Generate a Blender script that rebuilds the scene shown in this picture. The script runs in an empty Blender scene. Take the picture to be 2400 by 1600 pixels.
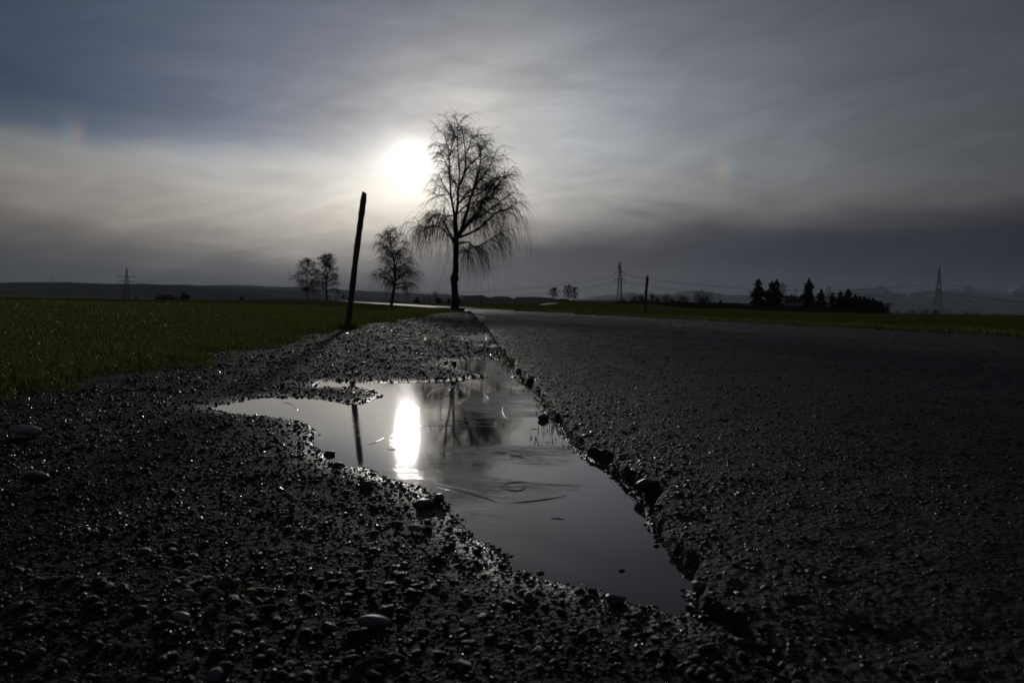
import bpy, math, random
import numpy as np
from mathutils import Vector, Matrix, Euler

random.seed(7)
rng = np.random.default_rng(11)
scene = bpy.context.scene
COL = scene.collection
D2R = math.pi / 180

# ------------------------------------------------------------------ camera
F = 1800.0                      # focal length in pixels of the 2400-wide photograph
CAM_H = 0.40
PITCH = math.atan(89 / F)
ROLL = math.radians(1.3)
_f = Vector((0, math.cos(PITCH), -math.sin(PITCH)))
_u0 = Vector((0, math.sin(PITCH), math.cos(PITCH)))
_r0 = Vector((1, 0, 0))
_r = _r0 * math.cos(ROLL) + _u0 * math.sin(ROLL)
_u = -_r0 * math.sin(ROLL) + _u0 * math.cos(ROLL)
cam_data = bpy.data.cameras.new("camera")
cam_data.sensor_width = 36.0
cam_data.lens = 36.0 * F / 2400
cam_data.clip_start = 0.05
cam_data.clip_end = 60000
cam_data.dof.use_dof = True
cam_data.dof.focus_distance = 2.3
cam_data.dof.aperture_fstop = 8.0
cam = bpy.data.objects.new("camera", cam_data)
COL.objects.link(cam)
M = Matrix(((_r.x, _u.x, -_f.x, 0), (_r.y, _u.y, -_f.y, 0), (_r.z, _u.z, -_f.z, CAM_H), (0, 0, 0, 1)))
cam.matrix_world = M
scene.camera = cam


def ray(px, py):
    return (_r * ((px - 1200) / F) + _u * ((800 - py) / F) + _f).normalized()


def hor(px):                    # y pixel of the true horizon in column px
    return 800 - 89 + math.tan(ROLL) * (px - 1200)


def gnd(px, py, z=0.0):         # pixel -> point on the level z
    d = ray(px, py)
    t = (z - CAM_H) / d.z
    return (d.x * t, d.y * t)


def at(px, dist):               # column of the picture at a ground distance -> x, y
    d = ray(px, hor(px))
    k = dist / d.y
    return d.x * k, dist


# ------------------------------------------------------------------ sky and sun
_s = ray(964, 383)
SUN_EL = math.asin(_s.z)
SUN_AZ = math.atan2(_s.x, _s.y)          # from +Y towards +X


def srgb(*c):
    return tuple(((v / 255) / 12.92 if v / 255 <= 0.04045 else ((v / 255 + 0.055) / 1.055) ** 2.4) for v in c)


class NT:
    """small helper for writing node maths"""
    def __init__(self, tree):
        self.t = tree
        self.n = tree.nodes
        self.l = tree.links

    def new(self, typ, **kw):
        n = self.n.new(typ)
        for k, v in kw.items():
            setattr(n, k, v)
        return n

    def put(self, sock, v):
        if isinstance(v, bpy.types.NodeSocket):
            self.l.new(v, sock)
        elif v is not None:
            sock.default_value = v

    def math(self, op, a, b=None, c=None, clamp=False):
        n = self.new('ShaderNodeMath', operation=op, use_clamp=clamp)
        self.put(n.inputs[0], a)
        if b is not None:
            self.put(n.inputs[1], b)
        if c is not None:
            self.put(n.inputs[2], c)
        return n.outputs[0]

    def add(self, a, b): return self.math('ADD', a, b)
    def sub(self, a, b): return self.math('SUBTRACT', a, b)
    def mul(self, a, b): return self.math('MULTIPLY', a, b)
    def div(self, a, b): return self.math('DIVIDE', a, b)

    def sstep(self, x, lo, hi):
        n = self.new('ShaderNodeMapRange', interpolation_type='SMOOTHSTEP')
        self.put(n.inputs['Value'], x)
        self.put(n.inputs['From Min'], lo)
        self.put(n.inputs['From Max'], hi)
        return n.outputs['Result']

    def mix(self, fac, a, b, blend='MIX'):
        n = self.new('ShaderNodeMix', data_type='RGBA', blend_type=blend)
        self.put(n.inputs[0], fac)
        self.put(n.inputs[6], a)
        self.put(n.inputs[7], b)
        return n.outputs[2]

    def ramp(self, fac, stops, interp='LINEAR'):
        n = self.new('ShaderNodeValToRGB')
        cr = n.color_ramp
        cr.interpolation = interp
        while len(cr.elements) < len(stops):
            cr.elements.new(0.5)
        for e, (p, c) in zip(cr.elements, stops):
            e.position = p
            e.color = (c[0], c[1], c[2], 1)
        self.put(n.inputs[0], fac)
        return n.outputs[0]

    def noise(self, vec, scale, detail=4, rough=0.55, dist=0.0):
        n = self.new('ShaderNodeTexNoise')
        if vec is not None:
            self.put(n.inputs['Vector'], vec)
        n.inputs['Scale'].default_value = scale
        n.inputs['Detail'].default_value = detail
        n.inputs['Roughness'].default_value = rough
        n.inputs['Distortion'].default_value = dist
        return n.outputs['Fac']

    def comb(self, x, y, z):
        n = self.new('ShaderNodeCombineXYZ')
        self.put(n.inputs[0], x); self.put(n.inputs[1], y); self.put(n.inputs[2], z)
        return n.outputs[0]

    def scale(self, col, k):
        n = self.new('ShaderNodeVectorMath', operation='SCALE')
        self.put(n.inputs[0], col)
        self.put(n.inputs['Scale'], k)
        return n.outputs[0]

    def vadd(self, a, b):
        n = self.new('ShaderNodeVectorMath', operation='ADD')
        self.put(n.inputs[0], a); self.put(n.inputs[1], b)
        return n.outputs[0]


world = bpy.data.worlds.new("World")
scene.world = world
world.use_nodes = True
wt = NT(world.node_tree)
wt.n.clear()
tc = wt.new('ShaderNodeTexCoord')
sep = wt.new('ShaderNodeSeparateXYZ')
wt.l.new(tc.outputs['Generated'], sep.inputs[0])
X, Y, Z = sep.outputs
elev = wt.math('MULTIPLY', wt.math('ARCSINE', Z), 180 / math.pi)
azim = wt.math('MULTIPLY', wt.math('ARCTAN2', X, Y), 180 / math.pi)
dotn = wt.new('ShaderNodeVectorMath', operation='DOT_PRODUCT')
wt.l.new(tc.outputs['Generated'], dotn.inputs[0])
dotn.inputs[1].default_value = (_s.x, _s.y, _s.z)
gam = wt.mul(wt.math('ARCCOSINE', wt.math('MINIMUM', dotn.outputs['Value'], 1.0)), 180 / math.pi)
# long flat streaks of cloud; the noise space is direction on the sky, drawn out sideways
sv = wt.comb(wt.mul(X, 2.2), wt.mul(Y, 2.2), wt.add(wt.mul(Z, 11.0), wt.mul(X, 0.9)))
n_big = wt.noise(sv, 1.3, 5, 0.55, 0.4)
n_fine = wt.noise(sv, 3.0, 5, 0.5, 0.7)
sv2 = wt.comb(wt.mul(X, 3.0), wt.mul(Y, 3.0), wt.mul(Z, 5.0))
n_soft = wt.noise(sv2, 1.1, 4, 0.5, 0.2)
sv3 = wt.comb(wt.mul(X, 3.2), wt.mul(Y, 3.2), wt.add(wt.mul(Z, 13.0), wt.mul(X, -3.4)))
n_wisp = wt.noise(sv3, 1.7, 8, 0.58, 1.1)
el_w = wt.add(elev, wt.add(wt.mul(wt.sub(n_big, 0.5), 3.6), wt.mul(wt.sub(n_fine, 0.5), 1.1)))


def prof(stops):
    return [(max(0.0, min(1.0, e / 45.0)), srgb(*c)) for e, c in stops]


fac = wt.math('DIVIDE', el_w, 45.0, clamp=True)
elev_l = wt.math('DIVIDE', wt.add(elev, wt.add(wt.mul(wt.sub(n_big, 0.5), 2.6), wt.mul(wt.sub(n_wisp, 0.5), 2.2))), 45.0, clamp=True)
left = wt.ramp(elev_l, prof([(0, (60, 62, 68)), (1.8, (64, 66, 71)), (3.2, (84, 82, 82)), (5.2, (122, 117, 111)), (7.5, (138, 135, 131)), (9.2, (126, 128, 129)),
                          (10.6, (56, 73, 97)), (12.5, (38, 58, 90)), (16, (40, 60, 91)), (20, (50, 67, 93)), (26, (66, 76, 94)), (45, (66, 71, 82))]))
right = wt.ramp(fac, prof([(0, (46, 52, 64)), (2.0, (34, 39, 52)), (5.2, (36, 41, 54)), (6.6, (50, 53, 63)), (7.4, (74, 76, 80)), (10.5, (78, 82, 88)),
                           (15, (70, 75, 84)), (24, (62, 67, 78)), (45, (60, 65, 75))]))
side = wt.sstep(wt.add(azim, wt.mul(wt.sub(n_soft, 0.5), 16.0)), -13.0, 5.0)
base = wt.mix(side, left, right)
veil = wt.math('MULTIPLY_ADD', wt.sub(n_soft, 0.5), 0.5, 1.0)
wisp = wt.math('MULTIPLY_ADD', wt.sub(n_wisp, 0.5), 0.5, 1.0)
base = wt.scale(base, wt.mul(veil, wisp))
rfall = wt.math('MULTIPLY_ADD', wt.mul(wt.sstep(azim, 6.0, 36.0), 1.0), -0.42, 1.0)
rfall = wt.mul(rfall, wt.math('MULTIPLY_ADD', wt.sstep(wt.mul(azim, -1.0), 18.0, 40.0), -0.38, 1.0))
base = wt.scale(base, rfall)
# sunlight through the veil
g1 = wt.mul(wt.math('EXPONENT', wt.mul(gam, -1 / 3.6)), 0.66)
g2 = wt.mul(wt.math('EXPONENT', wt.mul(gam, -1 / 11.0)), 0.60)
g0 = wt.mul(wt.math('EXPONENT', wt.mul(gam, -1 / 0.6)), 2.6)
bankf = wt.math('MULTIPLY_ADD', wt.sstep(el_w, 0.4, 7.0), 0.92, 0.08)
bankr = wt.math('MULTIPLY_ADD', wt.sstep(el_w, 4.0, 8.4), 0.83, 0.17)
bankf = wt.add(wt.mul(bankf, wt.math('SUBTRACT', 1.0, side)), wt.mul(bankr, side))
thin = wt.math('MULTIPLY_ADD', wt.add(wt.sub(n_fine, 0.5), wt.sub(n_wisp, 0.5)), 0.6, 1.0)
g3 = wt.mul(wt.math('EXPONENT', wt.mul(gam, -1 / 24.0)), wt.math('MULTIPLY_ADD', side, 0.18, 0.06))
clr = wt.mul(wt.sstep(wt.mul(elev_l, 45.0), 9.6, 13.0), wt.math('SUBTRACT', 1.0, side))     # clearer air: less light scattered
g2 = wt.mul(g2, wt.math('MULTIPLY_ADD', clr, -0.55, 1.0))
gw = wt.mul(wt.mul(wt.add(g2, g3), wt.mul(bankf, thin)), wt.mul(rfall, wt.math('MULTIPLY_ADD', wt.sstep(elev, 11.0, 25.0), -0.72, 1.0)))
gl = wt.mul(wt.mul(g1, bankf), thin)
warm = wt.mix(wt.sstep(el_w, 5.0, 12.0), (1.0, 0.90, 0.75, 1), (1.0, 0.95, 0.85, 1))
cool = wt.mix(wt.mul(wt.sstep(el_w, 5.5, 12.0), wt.sstep(gam, 3.5, 15.0)), (1.0, 0.935, 0.83, 1), (0.95, 0.985, 1.04, 1))
glow = wt.vadd(wt.scale(warm, wt.add(gl, g0)), wt.scale(cool, gw))
cloud = wt.vadd(base, glow)
# mock suns: faint rainbow patches 22 degrees either side of the sun
for (spx, spy, st) in ((168, 311, 0.04), (1699, 398, 0.045)):
    sd_ = ray(spx, spy)
    a0 = math.degrees(math.atan2(sd_.x, sd_.y)); e0 = math.degrees(math.asin(sd_.z))
    sg = 1.0 if a0 > math.degrees(SUN_AZ) else -1.0
    da = wt.mul(wt.sub(azim, a0), sg)
    de = wt.div(wt.sub(elev, e0), 1.0)
    vfall = wt.math('EXPONENT', wt.mul(wt.mul(de, de), -1.0))
    for off, colr in ((-0.42, (1.0, 0.35, 0.12)), (-0.05, (0.7, 0.75, 0.2)), (0.4, (0.2, 0.6, 0.75))):
        q = wt.div(wt.sub(da, off), 0.38)
        k = wt.mul(wt.mul(wt.math('EXPONENT', wt.mul(wt.mul(q, q), -1.0)), vfall), st)
        cv = wt.new('ShaderNodeCombineXYZ')
        for i in range(3):
            cv.inputs[i].default_value = colr[i]
        cloud = wt.vadd(cloud, wt.scale(cv.outputs[0], k))
sky = wt.new('ShaderNodeTexSky', sky_type='NISHITA')
sky.sun_disc = False
sky.sun_elevation = SUN_EL
sky.sun_rotation = SUN_AZ
sky.air_density = 1.0
sky.dust_density = 0.6
clear = wt.scale(sky.outputs[0], 0.05)
final = wt.mix(wt.math('MULTIPLY_ADD', wt.sstep(elev, 9.0, 22.0), -0.10, 1.0), clear, cloud)
bg = wt.new('ShaderNodeBackground')
bg.inputs['Strength'].default_value = 1.0
wo = wt.new('ShaderNodeOutputWorld')
wt.l.new(final, bg.inputs['Color'])
wt.l.new(bg.outputs[0], wo.inputs['Surface'])

sun_data = bpy.data.lights.new("sun", 'SUN')
sun_data.energy = 0.5
sun_data.angle = math.radians(1.5)
sun_data.color = (1.0, 0.95, 0.88)
sun = bpy.data.objects.new("sun", sun_data)
COL.objects.link(sun)
sun.rotation_euler = Vector((-_s.x, -_s.y, -_s.z)).to_track_quat('-Z', 'Y').to_euler()

scene.view_settings.view_transform = 'Standard'
scene.view_settings.look = 'None'
scene.view_settings.exposure = 0.0
scene.view_settings.gamma = 1.0
scene.view_settings.use_curve_mapping = False
scene.render.engine = 'CYCLES'
scene.cycles.use_denoising = True
scene.cycles.max_bounces = 6
scene.cycles.volume_bounces = 0
scene.cycles.sample_clamp_indirect = 4.0
scene.cycles.volume_max_steps = 64

# ------------------------------------------------------------------ numeric helpers


def _hash(ix, iy, seed):
    h = (ix.astype(np.int64) * 374761393 + iy.astype(np.int64) * 668265263 + seed * 974634777) & 0xFFFFFFFF
    h = ((h ^ (h >> 13)) * 1274126177) & 0xFFFFFFFF
    h = (h ^ (h >> 16)) & 0xFFFFFFFF
    return h / 4294967295.0


def vnoise(x, y, seed=0):
    ix = np.floor(x); iy = np.floor(y)
    fx = x - ix; fy = y - iy
    fx = fx * fx * (3 - 2 * fx); fy = fy * fy * (3 - 2 * fy)
    a = _hash(ix, iy, seed); b = _hash(ix + 1, iy, seed)
    c = _hash(ix, iy + 1, seed); d = _hash(ix + 1, iy + 1, seed)
    return (a * (1 - fx) + b * fx) * (1 - fy) + (c * (1 - fx) + d * fx) * fy


def fbm(x, y, octs=4, seed=0):
    s = 0; a = 0.5
    for o in range(octs):
        s = s + a * (vnoise(x, y, seed + o) - 0.5)
        x = x * 2.03 + 7.1; y = y * 2.03 + 3.7; a *= 0.55
    return s * 2


def sst(x, a, b):
    t = np.clip((x - a) / (b - a), 0, 1)
    return t * t * (3 - 2 * t)


def sdist(px, py, poly):
    """signed distance to a closed polygon, positive inside"""
    poly = np.asarray(poly, float)
    n = len(poly)
    best = np.full(px.shape, 1e18)
    inside = np.zeros(px.shape, bool)
    for i in range(n):
        ax, ay = poly[i]; bx, by = poly[(i + 1) % n]
        ex, ey = bx - ax, by - ay
        L = ex * ex + ey * ey + 1e-12
        t = np.clip(((px - ax) * ex + (py - ay) * ey) / L, 0, 1)
        d = (px - ax - t * ex) ** 2 + (py - ay - t * ey) ** 2
        best = np.minimum(best, d)
        c = ((ay > py) != (by > py))
        with np.errstate(divide='ignore', invalid='ignore'):
            xi = ax + (py - ay) * ex / (ey if abs(ey) > 1e-12 else 1e-12)
        inside ^= c & (px < xi)
    d = np.sqrt(best)
    return np.where(inside, d, -d)


def zd(r, d):
    return CAM_H - r * d / F


# terrain: in each picture column the level of the land along the distance
TCOL = [
    (-1500, [(0, 0), (40, 0), (90, zd(90, 13)), (160, -2), (700, -12), (14000, -14)]),
    (0, [(0, 0), (40, 0), (90, zd(90, 13)), (160, -2), (700, -12), (14000, -14)]),
    (400, [(0, 0), (40, 0), (110, zd(110, 9)), (200, -2), (700, -12), (14000, -14)]),
    (690, [(0, 0), (40, 0), (130, zd(130, 3)), (220, -1.2), (700, -12), (14000, -14)]),
    (765, [(0, 0), (40, 0), (130, zd(130, 2.2)), (210, 0.02), (300, -1), (700, -10), (14000, -14)]),
    (830, [(0, 0), (40, 0), (130, 0.0), (205, zd(205, 3.6)), (300, -1), (700, -10), (14000, -14)]),
    (950, [(0, 0), (40, 0), (200, 0.0), (300, -.8), (700, -9), (14000, -14)]),
    (1090, [(0, 0), (60, 0), (140, -.3), (250, zd(250, 2)), (330, -.4), (700, -8), (14000, -14)]),
    (1200, [(0, 0), (45, 0), (140, -.5), (250, zd(250, 0.5)), (330, -.5), (700, -8), (14000, -14)]),
    (1255, [(0, 0), (45, 0), (140, -.4), (260, zd(260, -3)), (350, .2), (700, -8), (14000, -14)]),
    (1310, [(0, 0), (45, 0), (140, -.3), (260, zd(260, -10)), (330, 1.5), (700, -8), (14000, -14)]),
    (1380, [(0, 0), (45, 0), (140, -.3), (260, zd(260, -8.5)), (330, 1.3), (700, -8), (14000, -14)]),
    (1450, [(0, 0), (45, 0), (140, -.2), (220, 0.2), (320, zd(320, -8)), (420, 1.2), (900, -8), (14000, -14)]),
    (1680, [(0, 0), (45, 0), (140, zd(140, 4)), (230, -.1), (330, zd(330, -12)), (430, 2), (900, -8), (14000, -14)]),
    (1880, [(0, 0), (45, 0), (180, zd(180, 5)), (250, -.2), (330, zd(330, -11)), (430, 2), (900, -8), (14000, -14)]),
    (2030, [(0, 0), (45, 0), (180, zd(180, 5)), (250, -.2), (330, zd(330, -4)), (430, 0.3), (900, -9), (14000, -14)]),
    (2120, [(0, 0), (45, 0), (180, zd(180, 3)), (260, zd(260, 2)), (400, -.6), (900, -9), (14000, -14)]),
    (2400, [(0, 0), (45, 0), (180, zd(180, 2)), (260, zd(260, 0)), (400, -.4), (900, -9), (14000, -14)]),
    (4200, [(0, 0), (45, 0), (180, zd(180, 2)), (260, zd(260, 0)), (400, -.4), (900, -9), (14000, -14)]),
]


def terrain(x, y):
    x = np.asarray(x, float); y = np.asarray(y, float)
    r = np.hypot(x, y)
    az = np.arctan2(x, y)
    colp = 1200 + F * np.tan(np.clip(az, -1.03, 1.03))
    cs = np.array([c for c, _ in TCOL], float)
    i = np.clip(np.searchsorted(cs, colp) - 1, 0, len(cs) - 2)
    t = np.clip((colp - cs[i]) / (cs[i + 1] - cs[i]), 0, 1)
    t = t * t * (3 - 2 * t)
    rr = r * np.cos(np.clip(az, -1.03, 1.03))
    prof_ = []
    for _, pts in TCOL:
        p = np.array(pts, float)
        prof_.append(np.interp(rr, p[:, 0], p[:, 1]))
    P = np.stack(prof_)
    idx = np.arange(r.size).reshape(r.shape)
    Pf = P.reshape(len(TCOL), -1)
    z = Pf[i.ravel(), idx.ravel()] * (1 - t.ravel()) + Pf[i.ravel() + 1, idx.ravel()] * t.ravel()
    return z.reshape(r.shape)


def tz(x, y):
    return float(terrain(np.array([x]), np.array([y]))[0])


def obj(name, me, mat=None, parent=None, label=None, cat=None, group=None, kind=None):
    o = bpy.data.objects.new(name, me)
    COL.objects.link(o)
    if mat is not None and me is not None and not me.materials:
        me.materials.append(mat)
    if parent is not None:
        o.parent = parent
    for k, v in (('label', label), ('category', cat), ('group', group), ('kind', kind)):
        if v:
            o[k] = v
    return o


def empty(name, loc, label, cat, group=None, rz=0.0):
    o = obj(name, None, None, None, label, cat, group)
    o.location = loc
    o.rotation_euler = (0, 0, rz)
    o.empty_display_size = 0.2
    return o


def np_mesh(name, verts, faces, smooth=True, col=None):
    """faces: (n,3) or (n,4) integer array"""
    me = bpy.data.meshes.new(name)
    verts = np.ascontiguousarray(verts, np.float32)
    faces = np.ascontiguousarray(faces, np.int32)
    k = faces.shape[1]
    me.vertices.add(len(verts))
    me.vertices.foreach_set('co', verts.ravel())
    me.loops.add(faces.size)
    me.loops.foreach_set('vertex_index', faces.ravel())
    me.polygons.add(len(faces))
    me.polygons.foreach_set('loop_start', np.arange(0, faces.size, k, dtype=np.int32))
    me.polygons.foreach_set('use_smooth', np.full(len(faces), smooth))
    if col is not None:
        a = me.color_attributes.new('tone', 'FLOAT_COLOR', 'POINT')
        c = np.ones((len(verts), 4), np.float32)
        c[:, :3] = col
        a.data.foreach_set('color', c.ravel())
    me.update(calc_edges=True)
    me.validate()
    return me


class MB:
    """collects simple solids into one mesh"""
    def __init__(self):
        self.v = []; self.f = []

    def box(self, c, s, rot=None):
        b = len(self.v)
        for dx, dy, dz in ((-1, -1, -1), (1, -1, -1), (1, 1, -1), (-1, 1, -1), (-1, -1, 1), (1, -1, 1), (1, 1, 1), (-1, 1, 1)):
            p = Vector((dx * s[0] / 2, dy * s[1] / 2, dz * s[2] / 2))
            if rot is not None:
                p = rot @ p
            self.v.append((c[0] + p.x, c[1] + p.y, c[2] + p.z))
        for q in ((0, 3, 2, 1), (4, 5, 6, 7), (0, 1, 5, 4), (1, 2, 6, 5), (2, 3, 7, 6), (3, 0, 4, 7)):
            self.f.append(tuple(b + i for i in q))

    def tube(self, pts, rad, sides=6, cap=True):
        pts = [Vector(p) for p in pts]
        n = len(pts)
        if not hasattr(rad, '__len__'):
            rad = [rad] * n
        b = len(self.v)
        ref = Vector((0.31, 0.87, 0.37)).normalized()
        for i, p in enumerate(pts):
            t = (pts[min(i + 1, n - 1)] - pts[max(i - 1, 0)])
            t = t.normalized() if t.length > 1e-9 else Vector((0, 0, 1))
            a = t.cross(ref)
            if a.length < 1e-3:
                a = t.cross(Vector((1, 0, 0)))
            a.normalize(); c = t.cross(a)
            for k in range(sides):
                w = 2 * math.pi * k / sides
                q = p + (a * math.cos(w) + c * math.sin(w)) * rad[i]
                self.v.append((q.x, q.y, q.z))
        for i in range(n - 1):
            for k in range(sides):
                k2 = (k + 1) % sides
                self.f.append((b + i * sides + k, b + i * sides + k2, b + (i + 1) * sides + k2, b + (i + 1) * sides + k))
        if cap:
            self.f.append(tuple(b + k for k in reversed(range(sides))))
            self.f.append(tuple(b + (n - 1) * sides + k for k in range(sides)))

    def poly(self, pts):
        b = len(self.v)
        self.v.extend(tuple(p) for p in pts)
        self.f.append(tuple(range(b, b + len(pts))))

    def mesh(self, name, smooth=False):
        me = bpy.data.meshes.new(name)
        me.from_pydata(self.v, [], self.f)
        if smooth:
            me.polygons.foreach_set('use_smooth', np.full(len(me.polygons), True))
        me.update()
        return me

    def build(self, name, mat, parent=None, smooth=False, **kw):
        return obj(name, self.mesh(name, smooth), mat, parent, **kw)


# ------------------------------------------------------------------ materials
def mat(name):
    m = bpy.data.materials.new(name)
    m.use_nodes = True
    t = NT(m.node_tree)
    b = t.n['Principled BSDF']
    tcn = t.new('ShaderNodeTexCoord')
    return m, t, b, tcn.outputs['Object']


def bump(t, b, h, strength, dist):
    n = t.new('ShaderNodeBump')
    n.inputs['Strength'].default_value = strength
    n.inputs['Distance'].default_value = dist
    t.l.new(h, n.inputs['Height'])
    t.l.new(n.outputs[0], b.inputs['Normal'])
    return n


def simple(name, col, rough=0.8, spec=0.3, var=0.3, scale=6.0, bumpd=0.0, bscale=30.0):
    m, t, b, oc = mat(name)
    n = t.noise(oc, scale, 5, 0.6)
    lo = tuple(c * (1 - var) for c in col) + (1,)
    hi = tuple(min(1, c * (1 + var)) for c in col) + (1,)
    t.l.new(t.mix(n, lo, hi), b.inputs['Base Color'])
    b.inputs['Roughness'].default_value = rough
    b.inputs['Specular IOR Level'].default_value = spec
    if bumpd:
        bump(t, b, t.noise(oc, bscale, 5, 0.65), 0.8, bumpd)
    return m


def attr(t):
    a = t.new('ShaderNodeAttribute')
    a.attribute_name = 'tone'
    return a.outputs['Color']


# wet gravel bed
MUD, t, b, oc = mat('wet_mud')
n = t.noise(oc, 14, 6, 0.65)
t.l.new(t.mix(n, (0.010, 0.0088, 0.0068, 1), (0.026, 0.0225, 0.0175, 1)), b.inputs['Base Color'])
wet = t.new('ShaderNodeSeparateColor'); t.l.new(attr(t), wet.inputs[0]); wet = wet.outputs[0]
t.l.new(t.math('MULTIPLY_ADD', wet, -0.5, t.math('MULTIPLY_ADD', t.noise(oc, 3.5, 3), 0.3, 0.62)), b.inputs['Roughness'])
t.l.new(t.math('MULTIPLY_ADD', wet, 0.30, 0.07), b.inputs['Specular IOR Level'])
vor = t.new('ShaderNodeTexVoronoi'); vor.inputs['Scale'].default_value = 95
t.l.new(oc, vor.inputs['Vector'])
hh = t.add(t.mul(t.math('SUBTRACT', 1.0, vor.outputs['Distance']), 0.8), t.mul(t.noise(oc, 160, 4, 0.7), 0.5))
bump(t, b, hh, 1.0, 0.010)

# wet pebbles, tone per pebble
PEB, t, b, oc = mat('wet_pebbles')
t.l.new(attr(t), b.inputs['Base Color'])
wetp = t.sstep(t.noise(oc, 30, 2, 0.6), 0.45, 0.62)
t.l.new(t.math('MULTIPLY_ADD', wetp, -0.42, 0.56), b.inputs['Roughness'])
t.l.new(t.math('MULTIPLY_ADD', wetp, 0.12, 0.08), b.inputs['Specular IOR Level'])
bump(t, b, t.noise(oc, 420, 3, 0.6), 0.5, 0.0015)

STONE, t, b, oc = mat('wet_stone')
oi = t.new('ShaderNodeObjectInfo')
c1 = t.ramp(oi.outputs['Random'], [(0.0, (0.008, 0.008, 0.0075)), (0.45, (0.02, 0.019, 0.017)), (0.75, (0.016, 0.017, 0.016)), (0.92, (0.05, 0.046, 0.04)), (1.0, (0.12, 0.11, 0.10))])
nn = t.noise(oc, 2.2, 5, 0.65)
t.l.new(t.mix(nn, c1, t.scale(c1, 1.9)), b.inputs['Base Color'])
t.l.new(t.math('MULTIPLY_ADD', t.noise(oc, 1.5, 3), 0.5, 0.12), b.inputs['Roughness'])
b.inputs['Specular IOR Level'].default_value = 0.2
bump(t, b, t.noise(oc, 7, 5, 0.6), 0.5, 0.06)

PALE_STONE = simple('pale_stone', (0.20, 0.185, 0.165), 0.55, 0.3, 0.3, 30, 0.002, 120)
DARK_STONE = simple('dark_stone', (0.03, 0.03, 0.028), 0.35, 0.45, 0.4, 40, 0.003, 110)

# asphalt
ASPH, t, b, oc = mat('asphalt')
n = t.noise(oc, 1.2, 5, 0.6)
t.l.new(t.mix(n, (0.0145, 0.0135, 0.0115, 1), (0.031, 0.029, 0.025, 1)), b.inputs['Base Color'])
t.l.new(t.math('MULTIPLY_ADD', t.noise(oc, 0.5, 4, 0.6, 0.5), 0.3, 0.45), b.inputs['Roughness'])
b.inputs['Specular IOR Level'].default_value = 0.12
vor = t.new('ShaderNodeTexVoronoi'); vor.inputs['Scale'].default_value = 75
t.l.new(oc, vor.inputs['Vector'])
hh = t.add(t.math('SUBTRACT', 1.0, vor.outputs['Distance']), t.mul(t.noise(oc, 180, 4, 0.7), 0.6))
bump(t, b, hh, 1.0, 0.009)

AGG, t, b, oc = mat('asphalt_aggregate')
t.l.new(attr(t), b.inputs['Base Color'])
t.l.new(t.math('MULTIPLY_ADD', t.noise(oc, 40, 3), 0.4, 0.20), b.inputs['Roughness'])
b.inputs['Specular IOR Level'].default_value = 0.18
bump(t, b, t.noise(oc, 500, 3, 0.6), 0.6, 0.0015)

# puddle: dark water with skins of thin ice
WATER, t, b, oc = mat('icy_water')
b.inputs['Base Color'].default_value = (0.03, 0.027, 0.022, 1)
b.inputs['IOR'].default_value = 1.33
b.inputs['Specular IOR Level'].default_value = 0.5
sx = t.new('ShaderNodeSeparateXYZ'); t.l.new(oc, sx.inputs[0])
icem = t.mul(t.sstep(t.noise(oc, 2.3, 3, 0.5, 0.3), 0.42, 0.62), t.mul(t.sstep(sx.outputs[1], 1.25, 1.7), t.math('MULTIPLY_ADD', t.sstep(sx.outputs[0], -0.23, 0.0), 0.95, 0.05)))
wv = t.comb(t.add(t.mul(sx.outputs[0], 5.0), t.mul(sx.outputs[1], 2.0)), t.mul(sx.outputs[1], 26.0), 0.0)
streak = t.noise(wv, 1.0, 6, 0.6, 1.6)
wv2 = t.comb(t.add(t.mul(sx.outputs[0], 34.0), t.mul(sx.outputs[1], 22.0)), t.mul(sx.outputs[1], 5.0), 0.0)
needle = t.noise(wv2, 1.0, 5, 0.6, 0.8)
ridg = t.math('ABSOLUTE', t.sub(streak, 0.5))
ridg = t.math('POWER', t.math('SUBTRACT', 1.0, t.mul(ridg, 2.0), clamp=True), 9.0)
ridg2 = t.math('POWER', t.math('SUBTRACT', 1.0, t.mul(t.math('ABSOLUTE', t.sub(needle, 0.5)), 2.0), clamp=True), 14.0)
hw = t.add(t.mul(t.add(ridg, t.mul(ridg2, 0.5)), t.math('MULTIPLY_ADD', icem, 0.9, 0.0)), t.mul(t.noise(oc, 14, 2, 0.5), t.math('MULTIPLY_ADD', icem, 0.05, 0.0)))
bump(t, b, hw, 1.0, 0.00042)
b.inputs['Roughness'].default_value = 0.042

ICE, t, b, oc = mat('ice_needle')
b.inputs['Base Color'].default_value = (0.10, 0.10, 0.105, 1)
b.inputs['Roughness'].default_value = 0.12
b.inputs['IOR'].default_value = 1.31
bump(t, b, t.noise(oc, 180, 3), 0.4, 0.001)

# meadow soil and grass
MEADOW, t, b, oc = mat('meadow')
n1 = t.noise(oc, 0.06, 5, 0.6); n2 = t.noise(oc, 1.8, 6, 0.7)
c = t.mix(n1, (0.112, 0.113, 0.030, 1), (0.158, 0.148, 0.044, 1))
c = t.mix(t.mul(n2, 0.6), c, (0.055, 0.058, 0.013, 1))
geo = t.new('ShaderNodeNewGeometry')
t.l.new(c, b.inputs['Base Color'])
b.inputs['Roughness'].default_value = 1.0
b.inputs['Specular IOR Level'].default_value = 0.0
bump(t, b, t.noise(oc, 7, 6, 0.75), 1.0, 0.12)


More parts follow.
